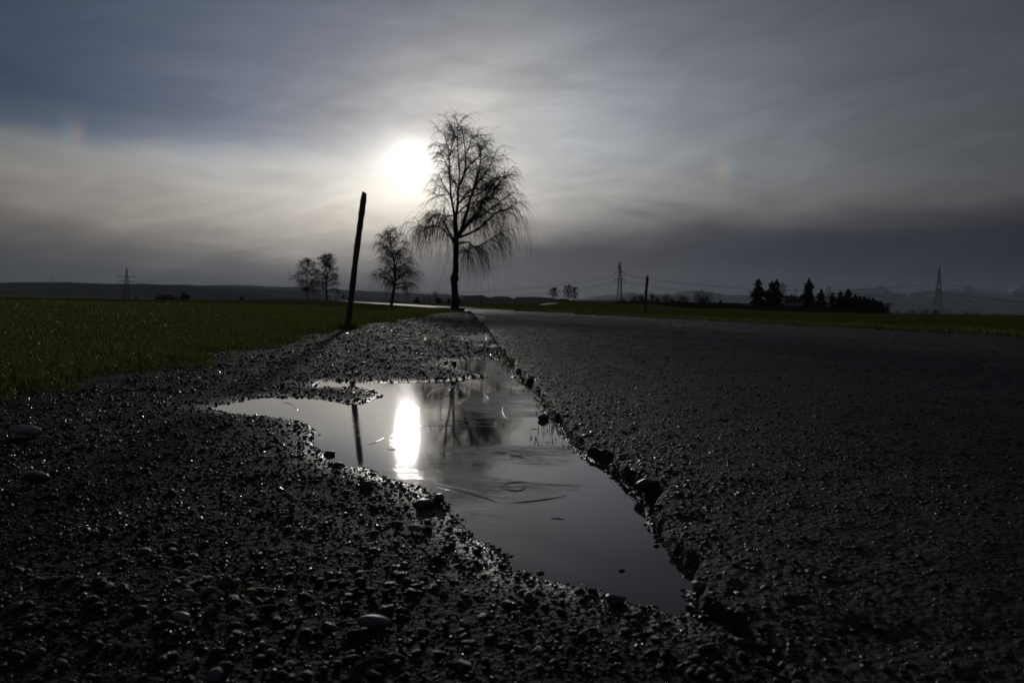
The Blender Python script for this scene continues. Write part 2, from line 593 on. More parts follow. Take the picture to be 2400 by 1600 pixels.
def blade_mat(name):
    m, t, b, oc = mat(name)
    c = attr(t)
    t.l.new(c, b.inputs['Base Color'])
    b.inputs['Roughness'].default_value = 0.45
    dew = t.math('GREATER_THAN', t.noise(oc, 23, 2, 0.6), 0.655)
    t.l.new(t.math('MULTIPLY_ADD', dew, 0.13, 0.05), b.inputs['Specular IOR Level'])
    tr = t.new('ShaderNodeBsdfTranslucent')
    t.l.new(c, tr.inputs['Color'])
    mx = t.new('ShaderNodeMixShader')
    mx.inputs[0].default_value = 0.35
    t.l.new(b.outputs[0], mx.inputs[1]); t.l.new(tr.outputs[0], mx.inputs[2])
    t.l.new(mx.outputs[0], t.n['Material Output'].inputs['Surface'])
    return m


BLADE = blade_mat('grass_blade')
BARK = simple('bark', (0.055, 0.05, 0.045), 0.9, 0.2, 0.5, 5, 0.03, 12)
TWIG = simple('twig', (0.035, 0.026, 0.022), 0.85, 0.2, 0.3)
POSTW = simple('weathered_wood', (0.085, 0.075, 0.062), 0.85, 0.2, 0.4, 8, 0.01, 40)
REDP = simple('red_paint', (0.32, 0.035, 0.025), 0.6, 0.3, 0.25, 12)
NEEDLE = simple('conifer_needles', (0.020, 0.030, 0.018), 0.9, 0.1, 0.4, 1.5)
SHRUB = simple('shrub_twigs', (0.032, 0.034, 0.024), 0.9, 0.1, 0.4, 1.5)
STEEL = simple('galvanised_steel', (0.14, 0.145, 0.15), 0.6, 0.4, 0.2, 1)
CABLE = simple('cable', (0.05, 0.05, 0.055), 0.6, 0.3, 0.1, 1)
ROOFR = simple('red_roof_tile', (0.12, 0.05, 0.035), 0.85, 0.2, 0.3, 3)
ROOFD = simple('dark_board_roof', (0.055, 0.045, 0.04), 0.9, 0.2, 0.3, 3)
PLASTER = simple('plaster', (0.55, 0.53, 0.49), 0.9, 0.2, 0.1, 2)
BOARD = simple('brown_board', (0.09, 0.06, 0.04), 0.9, 0.2, 0.3, 4)
GLASS = simple('window_glass', (0.02, 0.022, 0.025), 0.08, 0.5, 0.1, 2)
SIGNM = simple('sign_back', (0.12, 0.12, 0.12), 0.6, 0.3, 0.1, 2)
SNOW = simple('old_snow', (0.78, 0.8, 0.84), 0.8, 0.2, 0.06, 1.5, 0.05, 3)
EARTH = simple('earth_bank', (0.045, 0.047, 0.022), 0.95, 0.0, 0.4, 0.8, 0.15, 2)
FOREST = simple('far_forest', (0.022, 0.029, 0.026), 0.95, 0.0, 0.35, 0.006, 12.0, 0.03)
FIELDS = simple('far_fields', (0.05, 0.058, 0.035), 0.95, 0.0, 0.4, 0.003, 6.0, 0.02)

MOUNT, t, b, oc = mat('snowy_rock')
geo = t.new('ShaderNodeNewGeometry')
sz = t.new('ShaderNodeSeparateXYZ'); t.l.new(geo.outputs['Normal'], sz.inputs[0])
sp = t.new('ShaderNodeSeparateXYZ'); t.l.new(oc, sp.inputs[0])
k = t.add(t.mul(sp.outputs[2], 0.0035), t.mul(t.sub(t.noise(oc, 0.0045, 6, 0.7), 0.5), 3.2))
k = t.sstep(k, 0.8, 1.3)
t.l.new(t.mix(k, (0.04, 0.048, 0.055, 1), (0.24, 0.27, 0.32, 1)), b.inputs['Base Color'])
b.inputs['Roughness'].default_value = 0.9

# ------------------------------------------------------------------ outlines on the ground
P_MAIN = [(1312, 1000), (1359, 1064), (1423, 1091), (1465, 1123), (1499, 1157), (1516, 1183), (1527, 1189), (1523, 1225), (1567, 1276), (1589, 1306),
          (1612, 1332), (1635, 1361), (1660, 1378), (1612, 1386), (1620, 1425), (1596, 1456), (1533, 1425), (1470, 1417), (1423, 1396), (1359, 1387), (1295, 1372),
          (1231, 1355), (1180, 1337), (1168, 1313), (1125, 1279), (1083, 1257), (1057, 1228), (1040, 1204), (1036, 1183), (993, 1168), (989, 1143),
          (887, 1121), (849, 1100), (815, 1098), (785, 1093), (757, 1077), (728, 1044), (718, 1022), (729, 1012), (721, 995), (670, 983), (601, 975),
          (532, 972), (474, 955), (516, 946), (585, 933), (631, 930), (727, 932), (784, 938), (823, 946), (861, 940), (892, 927), (869, 914), (807, 908),
          (746, 908), (727, 900), (769, 893), (861, 896), (976, 896), (1052, 894), (1091, 888), (1137, 883), (1091, 869), (1037, 853), (1068, 845),
          (1148, 841), (1190, 844), (1202, 862), (1203, 885), (1247, 909), (1265, 938), (1285, 960), (1296, 985)]
P_SMALL = [(1079, 789), (1106, 783.5), (1140, 784.5), (1142, 797), (1129, 802), (1098, 797)]
P_TINY = [(1119, 808), (1156, 809), (1161, 814.5), (1130, 813.5)]
W_MAIN = [gnd(*p) for p in P_MAIN]
W_SMALL = [gnd(*p) for p in P_SMALL]
W_TINY = [gnd(*p) for p in P_TINY]

GRASS_EDGE = [gnd(*p) for p in [(-420, 1010), (0, 957), (89, 948), (179, 933), (268, 917), (357, 899), (446, 876), (565, 857), (610, 837), (699, 821),
                                (773, 804), (823, 785), (899, 766), (995, 747), (1060, 734), (1092, 731)]]


def right_edge(y):
    return 12.0 - 0.278 * y


ROAD_L = [(0.46, -1.5), (0.40, 0.2), (0.34, 0.65)] + [gnd(*p) for p in
          [(1640, 1440), (1640, 1385), (1612, 1332), (1589, 1306), (1567, 1276), (1525, 1225), (1520, 1183), (1499, 1157), (1465, 1123), (1423, 1091),
           (1359, 1064), (1312, 1000), (1296, 985), (1268, 940), (1247, 909), (1208, 880), (1200, 850), (1170, 815), (1152, 785), (1130, 760), (1112, 742), (1100, 731.5)]]
_last = ROAD_L[-1]
ROAD_L += [(-2.6, 37.0), (right_edge(43) - 3.9, 43.0), (right_edge(60) - 3.9, 60.0), (right_edge(110) - 3.9, 110.0), (right_edge(310) - 3.9, 310.0)]
ROAD_R = [(right_edge(310), 310.0), (right_edge(110), 110.0), (right_edge(36), 36.0), (right_edge(14) + 0.6, 14.0), (right_edge(-1.5) + 1.2, -1.5)]
ASPH_POLY = ROAD_L + ROAD_R
GRAVEL_POLY = [(-3.5, -1.5), (0.46, -1.5)] + ROAD_L[1:25] + list(reversed(GRASS_EDGE)) + [(-3.5, 1.2)]


def gravel_h(x, y):
    s = np.maximum(np.maximum(sdist(x, y, W_MAIN), sdist(x, y, W_SMALL)), sdist(x, y, W_TINY))
    o = np.maximum(-s, 0); i = np.maximum(s, 0)
    nz = fbm(x * 9, y * 9, 4, 3) * 0.008 + fbm(x * 2.1, y * 2.1, 3, 9) * 0.006
    out = 0.0030 + 0.016 * (1 - np.exp(-o / 0.5)) + nz * (1 - np.exp(-o / 0.05))
    out = np.maximum(out, 0.002 + 0.006 * sst(o, 0.03, 0.15))
    inn = 0.003 - 0.3 * i + nz * 0.6
    inn = np.maximum(inn, -0.035)
    z = np.where(s > 0, np.minimum(inn, 0.005 - 0.05 * i), out)
    return z, s


def asph_sd(x, y):
    r = np.hypot(x, y)
    return sdist(x, y, ASPH_POLY) + (fbm(x * 13, y * 13, 3, 21) * 0.022 + fbm(x * 4, y * 4, 2, 27) * 0.02) * np.clip(1.6 - r / 12, 0.2, 1)


def asph_h(x, y, s):
    top = 0.034 + fbm(x * 16, y * 16, 3, 31) * 0.006 + fbm(x * 1.3, y * 1.3, 3, 37) * 0.018 + 0.02 * sst(s, 0.0, 2.0)
    top = top - 0.012 * np.exp(-np.maximum(s, 0) / 0.05)
    top = top - 0.024 * np.exp(-np.maximum(s, 0) / 0.3) * sst(1.12 - y, 0.0, 0.3)
    return -0.05 + (top + 0.05) * sst(s, -0.012, 0.022)


def polar(azs, rs):
    A, R = np.meshgrid(azs, rs)
    return R * np.sin(A), R * np.cos(A)


def grid_faces(nr, nc):
    i = np.arange(nr - 1)[:, None] * nc + np.arange(nc - 1)[None, :]
    return np.stack([i, i + 1, i + 1 + nc, i + nc], -1)


def compact(verts, faces):
    used = np.zeros(len(verts), bool); used[faces.ravel()] = True
    m = np.cumsum(used) - 1
    return verts[used], m[faces]


# ------------------------------------------------------------------ ground sheet (meadow out to the horizon)
azs = np.concatenate([np.linspace(-70, -36, 40)[:-1], np.linspace(-36, 36, 300), np.linspace(36, 70, 40)[1:]]) * D2R
rs = np.concatenate([np.geomspace(0.3, 60, 190), np.linspace(60, 480, 160)[1:], np.geomspace(480, 14000, 50)[1:]])
x, y = polar(azs, rs)
z = terrain(x, y)
rr = np.hypot(x, y)
z = z + fbm(x * 0.35, y * 0.35, 3, 51) * 0.05 * sst(rr, 6, 30) * (1 - sst(rr, 60, 90)) + fbm(x * 0.02, y * 0.02, 3, 55) * 0.25 * sst(rr, 260, 700)
sg = sdist(x, y, GRAVEL_POLY); sa = sdist(x, y, ASPH_POLY)
ins = np.maximum(sg + (0.16 + 0.30 * fbm(x * 2.3, y * 2.3, 4, 71)) * np.clip(1.3 - rr / 20, 0, 1), sa)
lift = 0.03 * sst(-ins, 0.0, 0.5) - 0.14 * sst(ins, -0.06, 0.08) * (rr < 45) - 0.10 * sst(ins, -0.3, 0.3) * (rr >= 45)
z = z + lift
v = np.stack([x, y, z], -1).reshape(-1, 3)
f = grid_faces(len(rs), len(azs)).reshape(-1, 4)
me = np_mesh('ground', v, f)
obj('ground', me, MEADOW, kind='structure')

# ------------------------------------------------------------------ gravel shoulder, asphalt, puddles
azs = np.linspace(-48, 48, 580) * D2R
rs = CAM_H * 768 / np.arange(600, 5.5, -1.9)
x, y = polar(azs, rs)
nr, nc = x.shape
quad = grid_faces(nr, nc)
z, sp_ = gravel_h(x, y)
sg = sdist(x, y, GRAVEL_POLY)
saN = asph_sd(x, y)
zt = terrain(x, y)
zg = z + zt - 0.06 * sst(saN, 0.0, 0.06) - 0.05 * sst(-sg, 0.4, 0.6)
vg = np.stack([x, y, zg], -1).reshape(-1, 3)
keep = ((sg > -0.6) & (saN < 0.25)).reshape(-1)
fq = quad.reshape(-1, 4)
fg = fq[keep[fq].all(1)]
wetness = (np.exp(-np.maximum(-sp_, 0) / 0.06) * (0.6 + 0.8 * vnoise(x * 6, y * 6, 41))).reshape(-1, 1) * np.ones(3)
v1, f1 = compact(np.concatenate([vg, np.clip(wetness, 0, 1)], 1), fg)
gravel = obj('gravel_shoulder', np_mesh('gravel_shoulder', v1[:, :3], f1, True, v1[:, 3:]), MUD, kind='structure')

za = asph_h(x, y, saN) + zt
va = np.stack([x, y, za], -1).reshape(-1, 3)
keep = (saN > -0.03).reshape(-1)
fa = fq[keep[fq].all(1)]
v1, f1 = compact(va, fa)
# far stretch of the road as a strip of its own grid
ys = np.concatenate([np.linspace(47, 120, 60), np.linspace(120, 310, 80)[1:]])
ws = np.linspace(0, 1, 9)
Yr, Wr = np.meshgrid(ys, ws, indexing='ij')
Xr = right_edge(Yr) - 3.9 * (1 - Wr)
Zr = terrain(Xr, Yr) + 0.045 + 0.02 * (1 - (2 * Wr - 1) ** 2)
v2 = np.stack([Xr, Yr, Zr], -1).reshape(-1, 3)
f2 = grid_faces(len(ys), len(ws)).reshape(-1, 4) + len(v1)
road = obj('road', np_mesh('road', np.concatenate([v1, v2]), np.concatenate([f1, f2])), ASPH, kind='structure')


def water(poly, name):
    s = sdist(x, y, poly)
    kp = (s > -0.07 - 0.0 * s).reshape(-1)
    ff = fq[kp[fq].all(1)]
    vv = np.stack([x, y, np.zeros_like(x)], -1).reshape(-1, 3)
    a, c = compact(vv, ff)
    return obj(name, np_mesh(name, a, c, smooth=True), WATER, kind='structure')


puddle = water(W_MAIN, 'puddle')
for pl in (W_SMALL, W_TINY):
    pts = np.array(pl); c0 = pts.mean(0)
    q = c0 + (pts - c0) * 1.25
    me = bpy.data.meshes.new('puddle')
    me.from_pydata([(a, b_, 0.001) for a, b_ in q], [], [tuple(range(len(q)))])
    obj('puddle', me, WATER, kind='structure')

# ------------------------------------------------------------------ stones
import bmesh


def ico(sub):
    bm = bmesh.new()
    bmesh.ops.create_icosphere(bm, subdivisions=sub, radius=1.0)
    bm.verts.ensure_lookup_table()
    v = np.array([q.co[:] for q in bm.verts]); f = np.array([[w.index for w in q.verts] for q in bm.faces])
    bm.free()
    return v, f


def stone_shapes(sub, n, jag, seed):
    g = np.random.default_rng(seed)
    v, f = ico(sub)
    out = []
    for i in range(n):
        d = v.copy()
        for _ in range(8):
            nrm = g.normal(size=3); nrm /= np.linalg.norm(nrm)
            h = g.uniform(0.45, 0.88)
            over = d @ nrm - h
            d = d - np.outer(np.maximum(over, 0) * 0.85, nrm)
        d *= (1 + jag * g.normal(size=(len(d), 1)))
        d *= np.array([g.uniform(0.95, 1.35), g.uniform(0.7, 1.0), g.uniform(0.4, 0.72)])
        out.append(d)
    return np.array(out), f


SH_HI, F_HI = stone_shapes(2, 14, 0.035, 1)
SH_LO, F_LO = stone_shapes(1, 14, 0.06, 2)
OCT_V = np.array([[1, 0, 0], [0, 1, 0], [-1, 0, 0], [0, -1, 0], [0, 0, 1], [0, 0, -1]], float)
F_OCT = np.array([[0, 1, 4], [1, 2, 4], [2, 3, 4], [3, 0, 4], [1, 0, 5], [2, 1, 5], [3, 2, 5], [0, 3, 5]])
_g = np.random.default_rng(9)
SH_OCT = np.array([OCT_V * (1 + .18 * _g.normal(size=(6, 1))) * np.array([_g.uniform(1, 1.4), _g.uniform(.8, 1.1), _g.uniform(.5, .8)]) for _ in range(14)])


def rotmats(n, tilt, g):
    a = g.uniform(0, 2 * np.pi, n); p = g.normal(0, tilt, n); q = g.normal(0, tilt, n)
    ca, sa_ = np.cos(a), np.sin(a); cp, sp = np.cos(p), np.sin(p); cq, sq = np.cos(q), np.sin(q)
    Rz = np.zeros((n, 3, 3)); Rz[:, 0, 0] = ca; Rz[:, 0, 1] = -sa_; Rz[:, 1, 0] = sa_; Rz[:, 1, 1] = ca; Rz[:, 2, 2] = 1
    Rx = np.zeros((n, 3, 3)); Rx[:, 0, 0] = 1; Rx[:, 1, 1] = cp; Rx[:, 1, 2] = -sp; Rx[:, 2, 1] = sp; Rx[:, 2, 2] = cp
    Ry = np.zeros((n, 3, 3)); Ry[:, 1, 1] = 1; Ry[:, 0, 0] = cq; Ry[:, 0, 2] = sq; Ry[:, 2, 0] = -sq; Ry[:, 2, 2] = cq
    return Rx @ Ry @ Rz


def stone_mass(px, py, pz, size, cols, shapes, faces, tilt, flat, g):
    n = len(px)
    if n == 0:
        return np.zeros((0, 3)), np.zeros((0, 3), int), np.zeros((0, 3))
    k = g.integers(0, len(shapes), n)
    V = shapes[k] * size[:, None, None]
    V = V * np.array([1, 1, flat])
    V = np.einsum('nij,nvj->nvi', rotmats(n, tilt, g), V)
    V += np.stack([px, py, pz], -1)[:, None, :]
    nv = shapes.shape[1]
    Fc = faces[None] + (np.arange(n) * nv)[:, None, None]
    C = np.repeat(cols[:, None, :], nv, 1)
    return V.reshape(-1, 3), Fc.reshape(-1, 3), C.reshape(-1, 3)


def sample_ground(n, full, r_full, power, rmin, rmax, azmax, g):
    rs_ = np.geomspace(rmin, rmax, 400)
    dens = np.minimum(1.0, (r_full / rs_) ** power) * rs_
    cdf = np.concatenate([[0], np.cumsum((dens[1:] + dens[:-1]) / 2 * np.diff(rs_))])
    total = cdf[-1] * 2 * azmax * full
    n = int(min(n, total))
    u = g.uniform(0, cdf[-1], n)
    r = np.interp(u, cdf, rs_)
    a = g.uniform(-azmax, azmax, n)
    return r * np.sin(a), r * np.cos(a)


def join(parts):
    vs, fs, cs, o = [], [], [], 0
    for v_, f_, c_ in parts:
        vs.append(v_); fs.append(f_ + o); cs.append(c_); o += len(v_)
    return np.concatenate(vs), np.concatenate(fs), np.concatenate(cs)


def tones(n, g, pale=0.035, lo=0.007, hi=0.028):
    b_ = np.exp(g.uniform(np.log(lo), np.log(hi), n))
    b_ = np.where(g.uniform(size=n) < pale, g.uniform(0.05, 0.13, n), b_)
    w = g.normal(0, 0.06, n)
    return np.clip(np.stack([b_ * (1.08 + w), b_, b_ * (1 - w) * 0.80], -1), 0.003, 1)


g = np.random.default_rng(5)
gx, gy = sample_ground(330000, 36000, 1.55, 1.8, 0.6, 38, 42 * D2R, g)
sg = sdist(gx, gy, GRAVEL_POLY)
sa = asph_sd(gx, gy)
ok = (sg > -0.05 - 0.3 * g.uniform(size=len(gx)) ** 2) & (sa < 0.01)
gx, gy = gx[ok], gy[ok]
gz, gs = gravel_h(gx, gy)
ok = gz > -0.010
gx, gy, gz, gs = gx[ok], gy[ok], gz[ok], gs[ok]
gr = np.hypot(gx, gy)
size = np.clip(np.exp(g.normal(np.log(0.0021), 0.58, len(gx))), 0.0011, 0.0085) * np.maximum(1, (gr / 2.0) ** 0.5)
# along the waterline and in it only the finer grit stands clear
size = np.where(gs > 0, np.minimum(size, 0.006 + 0.004 * g.uniform(size=len(gx))), size)
gz = gz + terrain(gx, gy)
cols = tones(len(gx), g)
# the stones that show largest become objects of their own
appar = size / gr
vis = (np.abs(gx / gy) < 0.66) & (gr > 0.78) & (gs < -0.03)
order = np.argsort(-np.where(vis, appar, 0))
big, rest = order[:280], order[280:]
STM = []
for i in range(len(SH_HI)):
    me = np_mesh('stone', SH_HI[i], F_HI)
    me.materials.append(STONE)
    STM.append(me)
for i in big:
    o = bpy.data.objects.new('stone', STM[int(g.integers(0, len(STM)))])
    COL.objects.link(o)
    o.parent = gravel
    s_ = float(size[i]) * 1.1
    o.scale = (s_, s_, s_)
    o.rotation_euler = (float(g.normal(0, .25)), float(g.normal(0, .25)), float(g.uniform(0, 6.28)))
    o.location = (float(gx[i]), float(gy[i]), float(gz[i]) + s_ * 0.25)
near = (gr[rest] < 1.1) & (size[rest] > 0.0035)
a, b2 = rest[near], rest[~near]
b2, b3 = b2[gr[b2] < 1.6], b2[gr[b2] >= 1.6]
parts = [stone_mass(gx[a], gy[a], gz[a] + size[a] * 0.1, size[a], cols[a], SH_HI, F_HI, 0.3, 1.0, g),
         stone_mass(gx[b2], gy[b2], gz[b2] + size[b2] * 0.1, size[b2], cols[b2], SH_LO, F_LO, 0.35, 1.0, g),
         stone_mass(gx[b3], gy[b3], gz[b3] + size[b3] * 0.1, size[b3], cols[b3], SH_OCT, F_OCT, 0.45, 1.0, g)]
vv, ff, cc = join(parts)
obj('pebbles', np_mesh('pebbles', vv, ff, True, cc), PEB, gravel, kind='stuff')

# aggregate standing out of the worn asphalt
gx, gy = sample_ground(150000, 18000, 2.0, 1.85, 0.6, 30, 42 * D2R, g)
sa = asph_sd(gx, gy)
ok = sa > 0.0
gx, gy, sa = gx[ok], gy[ok], sa[ok]
gz = asph_h(gx, gy, sa) + terrain(gx, gy)
gr = np.hypot(gx, gy)
size = np.clip(np.exp(g.normal(np.log(0.0031), 0.45, len(gx))), 0.0016, 0.009) * np.maximum(1, (gr / 3.6) ** 0.5)
size = size * (1 + 0.5 * np.exp(-sa / 0.12))
cols = tones(len(gx), g, 0.012, 0.009, 0.028)
near = gr < 0.9
parts = [stone_mass(gx[m_], gy[m_], gz[m_] - size[m_] * 0.05, size[m_], cols[m_], S_, F_, 0.28, 0.58, g) for m_, S_, F_ in ((near, SH_HI, F_HI), (~near & (gr < 1.5), SH_LO, F_LO), (gr >= 1.5, SH_OCT, F_OCT))]
vv, ff, cc = join(parts)
obj('aggregate', np_mesh('aggregate', vv, ff, True, cc), AGG, road, kind='stuff')


def lump(name, px, py, wpx, label, material, aspect=(1, .75, .5), jag=0.08, sink=0.3, rz=0.0, seed=0, zlev=0.01, tilt=0.0):
    cx, cy = gnd(px, py, zlev)
    r = math.hypot(cx, cy)
    w = wpx * cy / F / 2
    gg = np.random.default_rng(seed)
    v_, f_ = ico(3)
    d = v_.copy()
    for _ in range(9):
        nrm = gg.normal(size=3); nrm /= np.linalg.norm(nrm)
        over = d @ nrm - gg.uniform(0.6, 0.95)
        d = d - np.outer(np.maximum(over, 0) * (0.9 if jag > 0.03 else 0.6), nrm)
    nse = vnoise(d[:, 0] * 3 + seed, d[:, 1] * 3 + d[:, 2] * 2.3, seed) - 0.5
    d *= (1 + nse[:, None] * jag * 3)
    d *= np.array(aspect) * w
    R = np.array(Euler((tilt, 0.1, rz)).to_matrix())
    d = d @ R.T
    me = np_mesh(name, d, f_)
    o = obj(name, me, material, None, label, 'stone')
    o.location = (cx, cy, zlev + w * aspect[2] * (1 - 2 * sink))
    return o


lump('flat_stone', 62, 1016, 74, 'large pale smooth flat stone lying on gravel below the grass edge', PALE_STONE, (1, .6, .36), 0.03, .2, .2, 3, .025)
lump('broken_rock', 992, 1190, 50, 'dark angular rock at the puddle shore, the blunt one of two touching', DARK_STONE, (1, .8, .62), 0.1, .2, .3, 4, .005)
lump('broken_rock', 1026, 1180, 36, 'dark pointed rock leaning at the puddle shore beside a blunter rock', DARK_STONE, (.9, .8, .85), 0.12, .2, 1.1, 5, .004, 0.4)
lump('asphalt_crumb', 1274, 984, 28, 'small black asphalt crumb standing alone in the water beside the road edge', DARK_STONE, (1, .7, .7), 0.14, .2, .5, 6, 0.0)
lump('oval_stone', 875, 1468, 88, 'long smooth oval grey stone lying in the foreground gravel', simple('grey_stone', (0.06, 0.06, 0.056), 0.45, 0.4, 0.2, 30, 0.001, 90), (1, .55, .36), 0.02, .15, .15, 7, .02)
lump('round_stone', 84, 1124, 62, 'dull round grey stone half sunk in gravel below the pale flat stone', STONE, (1, .9, .5), 0.04, .3, .2, 8, .02)
lump('chipped_stone', 434, 1400, 46, 'pale chipped angular stone lying on dark foreground gravel', PALE_STONE, (1, .6, .55), 0.1, .2, .4, 9, .02)
lump('pale_pebble', 424, 1452, 58, 'pale elongated rounded pebble on foreground gravel', simple('tan_stone', (0.13, 0.12, 0.1), 0.4, 0.4, 0.2, 30, 0.001, 90), (1, .5, .42), 0.03, .2, -.3, 10, .02)
lump('black_stone', 528, 1376, 44, 'black round stone standing proud in the foreground gravel', DARK_STONE, (.85, .8, .85), 0.05, .2, .4, 11, .02)
lump('asphalt_lump', 1442, 1412, 62, 'crusty black asphalt lump on the near tip of the puddle', DARK_STONE, (1, .7, .5), 0.14, .25, .2, 12, .004)
lump('asphalt_lump', 1518, 1150, 66, 'rough black asphalt chunk broken from the road edge into the water', DARK_STONE, (1, .9, .62), 0.13, .15, .6, 13, .012)
lump('asphalt_lump', 1640, 1382, 52, 'rough black asphalt piece wedged where road edge meets the puddle tip', DARK_STONE, (1, .8, .6), 0.13, .2, 1.6, 14, .008)
lump('wet_stone', 860, 1142, 34, 'round wet stone just ashore where the sun glints on the mud', DARK_STONE, (1, .8, .6), 0.05, .2, .5, 15, .008)
lump('wet_stone', 772, 1066, 28, 'small dark stone standing in the shallow water off the left shore', DARK_STONE, (1, .7, .5), 0.06, .2, .2, 16, 0.0)
lump('small_stone', 796, 1094, 34, 'low dark stone at the waterline below the reflection of the post', DARK_STONE, (1, .7, .42), 0.06, .2, .2, 17, 0.002)
lump('flat_stone', 978, 1240, 48, 'flat wet stone lying below the two dark rocks by the shore', simple('grey_stone_light', (0.10, 0.098, 0.09), 0.4, 0.4, 0.2, 30, 0.001, 90), (1, .6, .3), 0.05, .2, .1, 18, .012)
lump('small_stone', 1266, 1343, 22, 'tiny round stone poking out of the water near the near shore', DARK_STONE, (1, .8, .45), 0.04, .3, .1, 19, 0.0)
lump('small_stone', 1457, 1337, 18, 'tiny stone alone in the open water of the near puddle', DARK_STONE, (1, .7, .4), 0.04, .3, .1, 20, 0.0)

# ice needles frozen into the puddle skin
def ice_line(pts, w, h=0.0016):
    P = [gnd(*p) for p in pts]
    vs, fs = [], []
    n = len(P)
    for i, (px_, py_) in enumerate(P):
        a_ = Vector(P[max(i - 1, 0)]); c_ = Vector(P[min(i + 1, n - 1)])
        t_ = (c_ - a_).normalized()
        nn_ = Vector((-t_.y, t_.x))
        k_ = math.sin(math.pi * (i + 0.35) / (n - 1 + 0.7))
        ww = w * max(0.15, k_)
        for sgn, zz in ((-1, 0.0002), (-0.25, h * k_), (0.25, h * k_), (1, 0.0002)):
            vs.append((px_ + nn_.x * ww * sgn, py_ + nn_.y * ww * sgn, zz))
    for i in range(n - 1):
        for j in range(3):
            fs.append((i * 4 + j, i * 4 + j + 1, i * 4 + j + 5, i * 4 + j + 4))
    me = bpy.data.meshes.new('ice_ridge')
    me.from_pydata(vs, [], fs)
    me.polygons.foreach_set('use_smooth', np.full(len(fs), True))
    me.update()
    obj('ice_ridge', me, ICE, puddle)


def curve(p0, p1, bend, n=7):
    out = []
    for i in range(n):
        t_ = i / (n - 1)
        out.append((p0[0] + (p1[0] - p0[0]) * t_ + 4 * bend[0] * t_ * (1 - t_), p0[1] + (p1[1] - p0[1]) * t_ + 4 * bend[1] * t_ * (1 - t_)))
    return out


for q in [((1019, 1132), (1166, 1176), (6, -3), .008), ((1040, 1137), (1166, 1177), (0, 0), .004), ((858, 1043), (903, 1024), (4, 1), .004), ((660, 943), (690, 953), (5, -2), .004),
          ((690, 953), (697, 962), (2, 0), .003), ((1105, 918), (1147, 935), (6, -4), .0015), ((950, 1000), (1200, 1002), (0, -4), .006), ((1030, 985), (1160, 993), (0, -3), .005),
          ((1178, 950), (1205, 990), (-10, 4), .0015), ((905, 1052), (950, 1046), (0, 4), .004), ((1240, 1008), (1262, 1006), (0, -2), .004), ((1170, 1140), (1240, 1136), (5, 12), .004),
          ((1172, 1140), (1238, 1130), (0, -5), .004), ((1190, 1178), (1330, 1160), (5, 3), .003), ((1150, 1060), (1195, 1062), (0, -1), .004), ((1195, 1070), (1235, 1074), (0, -3), .004),
          ((1290, 1215), (1325, 1218), (0, -2), .004), ((1020, 930), (1120, 920), (0, -2), .004), ((1140, 905), (1240, 920), (0, -1), .004)]:
    ice_line(curve(q[0], q[1], q[2]), q[3])
for k in range(9):
    t_ = k / 8
    p0 = (1000 + 95 * t_, 931 - 6 * t_ - 6 * math.sin(3 * t_)); p1 = (1046 + 84 * t_, 905 - 12 * t_ + 4 * t_ * t_)
    ice_line(curve(p0, p1, (-7 + 3 * t_, -4)), 0.0018, 0.0016)
for k in range(5):
    t_ = k / 4
    ice_line(curve((1068 + 14 * t_, 950 - 3 * t_), (1082 + 20 * t_, 934 - 2 * t_), (-3, -2)), 0.0016, 0.0016)

# ------------------------------------------------------------------ grass blades
def blades(px, py, pz, L, W, lean, cols, g):
    n = len(px)
    a = g.uniform(0, 2 * np.pi, n)
    ld = g.uniform(0, 2 * np.pi, n)
    lx, ly = np.cos(ld) * lean * L, np.sin(ld) * lean * L
    wx, wy = np.cos(a) * W / 2, np.sin(a) * W / 2
    h2 = L * np.sqrt(np.clip(1 - lean ** 2, 0.05, 1))
    z0 = pz - 0.01
    V = np.stack([
        np.stack([px - wx, py - wy, z0], -1), np.stack([px + wx, py + wy, z0], -1),
        np.stack([px - wx * .8 + lx * .3, py - wy * .8 + ly * .3, pz + h2 * .6], -1), np.stack([px + wx * .8 + lx * .3, py + wy * .8 + ly * .3, pz + h2 * .6], -1),
        np.stack([px + lx, py + ly, pz + h2], -1)], 1)
    Fb = np.array([[0, 1, 3], [0, 3, 2], [2, 3, 4]])
    Fc = Fb[None] + (np.arange(n) * 5)[:, None, None]
    return V.reshape(-1, 3), Fc.reshape(-1, 3), np.repeat(cols[:, None], 5, 1).reshape(-1, 3)


def grass_tones(n, g, dry):
    k = g.uniform(0.6, 1.3, n)[:, None]
    green = np.array([0.19, 0.20, 0.05]) * k
    straw = np.array([0.13, 0.095, 0.04]) * k
    m_ = (g.uniform(size=n) < dry)[:, None]
    return np.where(m_, straw, green)


g = np.random.default_rng(21)
gx, gy = sample_ground(520000, 8000, 3.2, 1.75, 2.0, 42, 40 * D2R, g)
sg = sdist(gx, gy, GRAVEL_POLY); sa = sdist(gx, gy, ASPH_POLY)
ins = np.maximum(sg, sa) + fbm(gx * 2.3, gy * 2.3, 4, 71) * 0.36
edge = -ins
ok = (gx < 0.056 * -gy + 2.2) & (edge > -0.03) & (g.uniform(size=len(gx)) < sst(edge, -0.05, 0.25)) & (gx < right_edge(gy) - 2)
gx, gy, edge = gx[ok], gy[ok], edge[ok]
gr = np.hypot(gx, gy)
clump = 0.5 + vnoise(gx * 3.1, gy * 3.1, 81) * 0.6 + vnoise(gx * 0.7, gy * 0.7, 83) * 0.4
L = g.uniform(0.014, 0.048, len(gx)) * clump * np.maximum(1, (gr / 9) ** 0.3) * (0.45 + 0.55 * sst(edge, 0, 0.5))
tall = g.uniform(size=len(gx)) < 0.012
L = np.where(tall, L * 1.9, L)
W = g.uniform(0.0022, 0.005, len(gx)) * np.maximum(1, (gr / 3.5) ** 0.75)
lean = np.clip(np.abs(g.normal(0.55, 0.28, len(gx))), 0, 0.95)
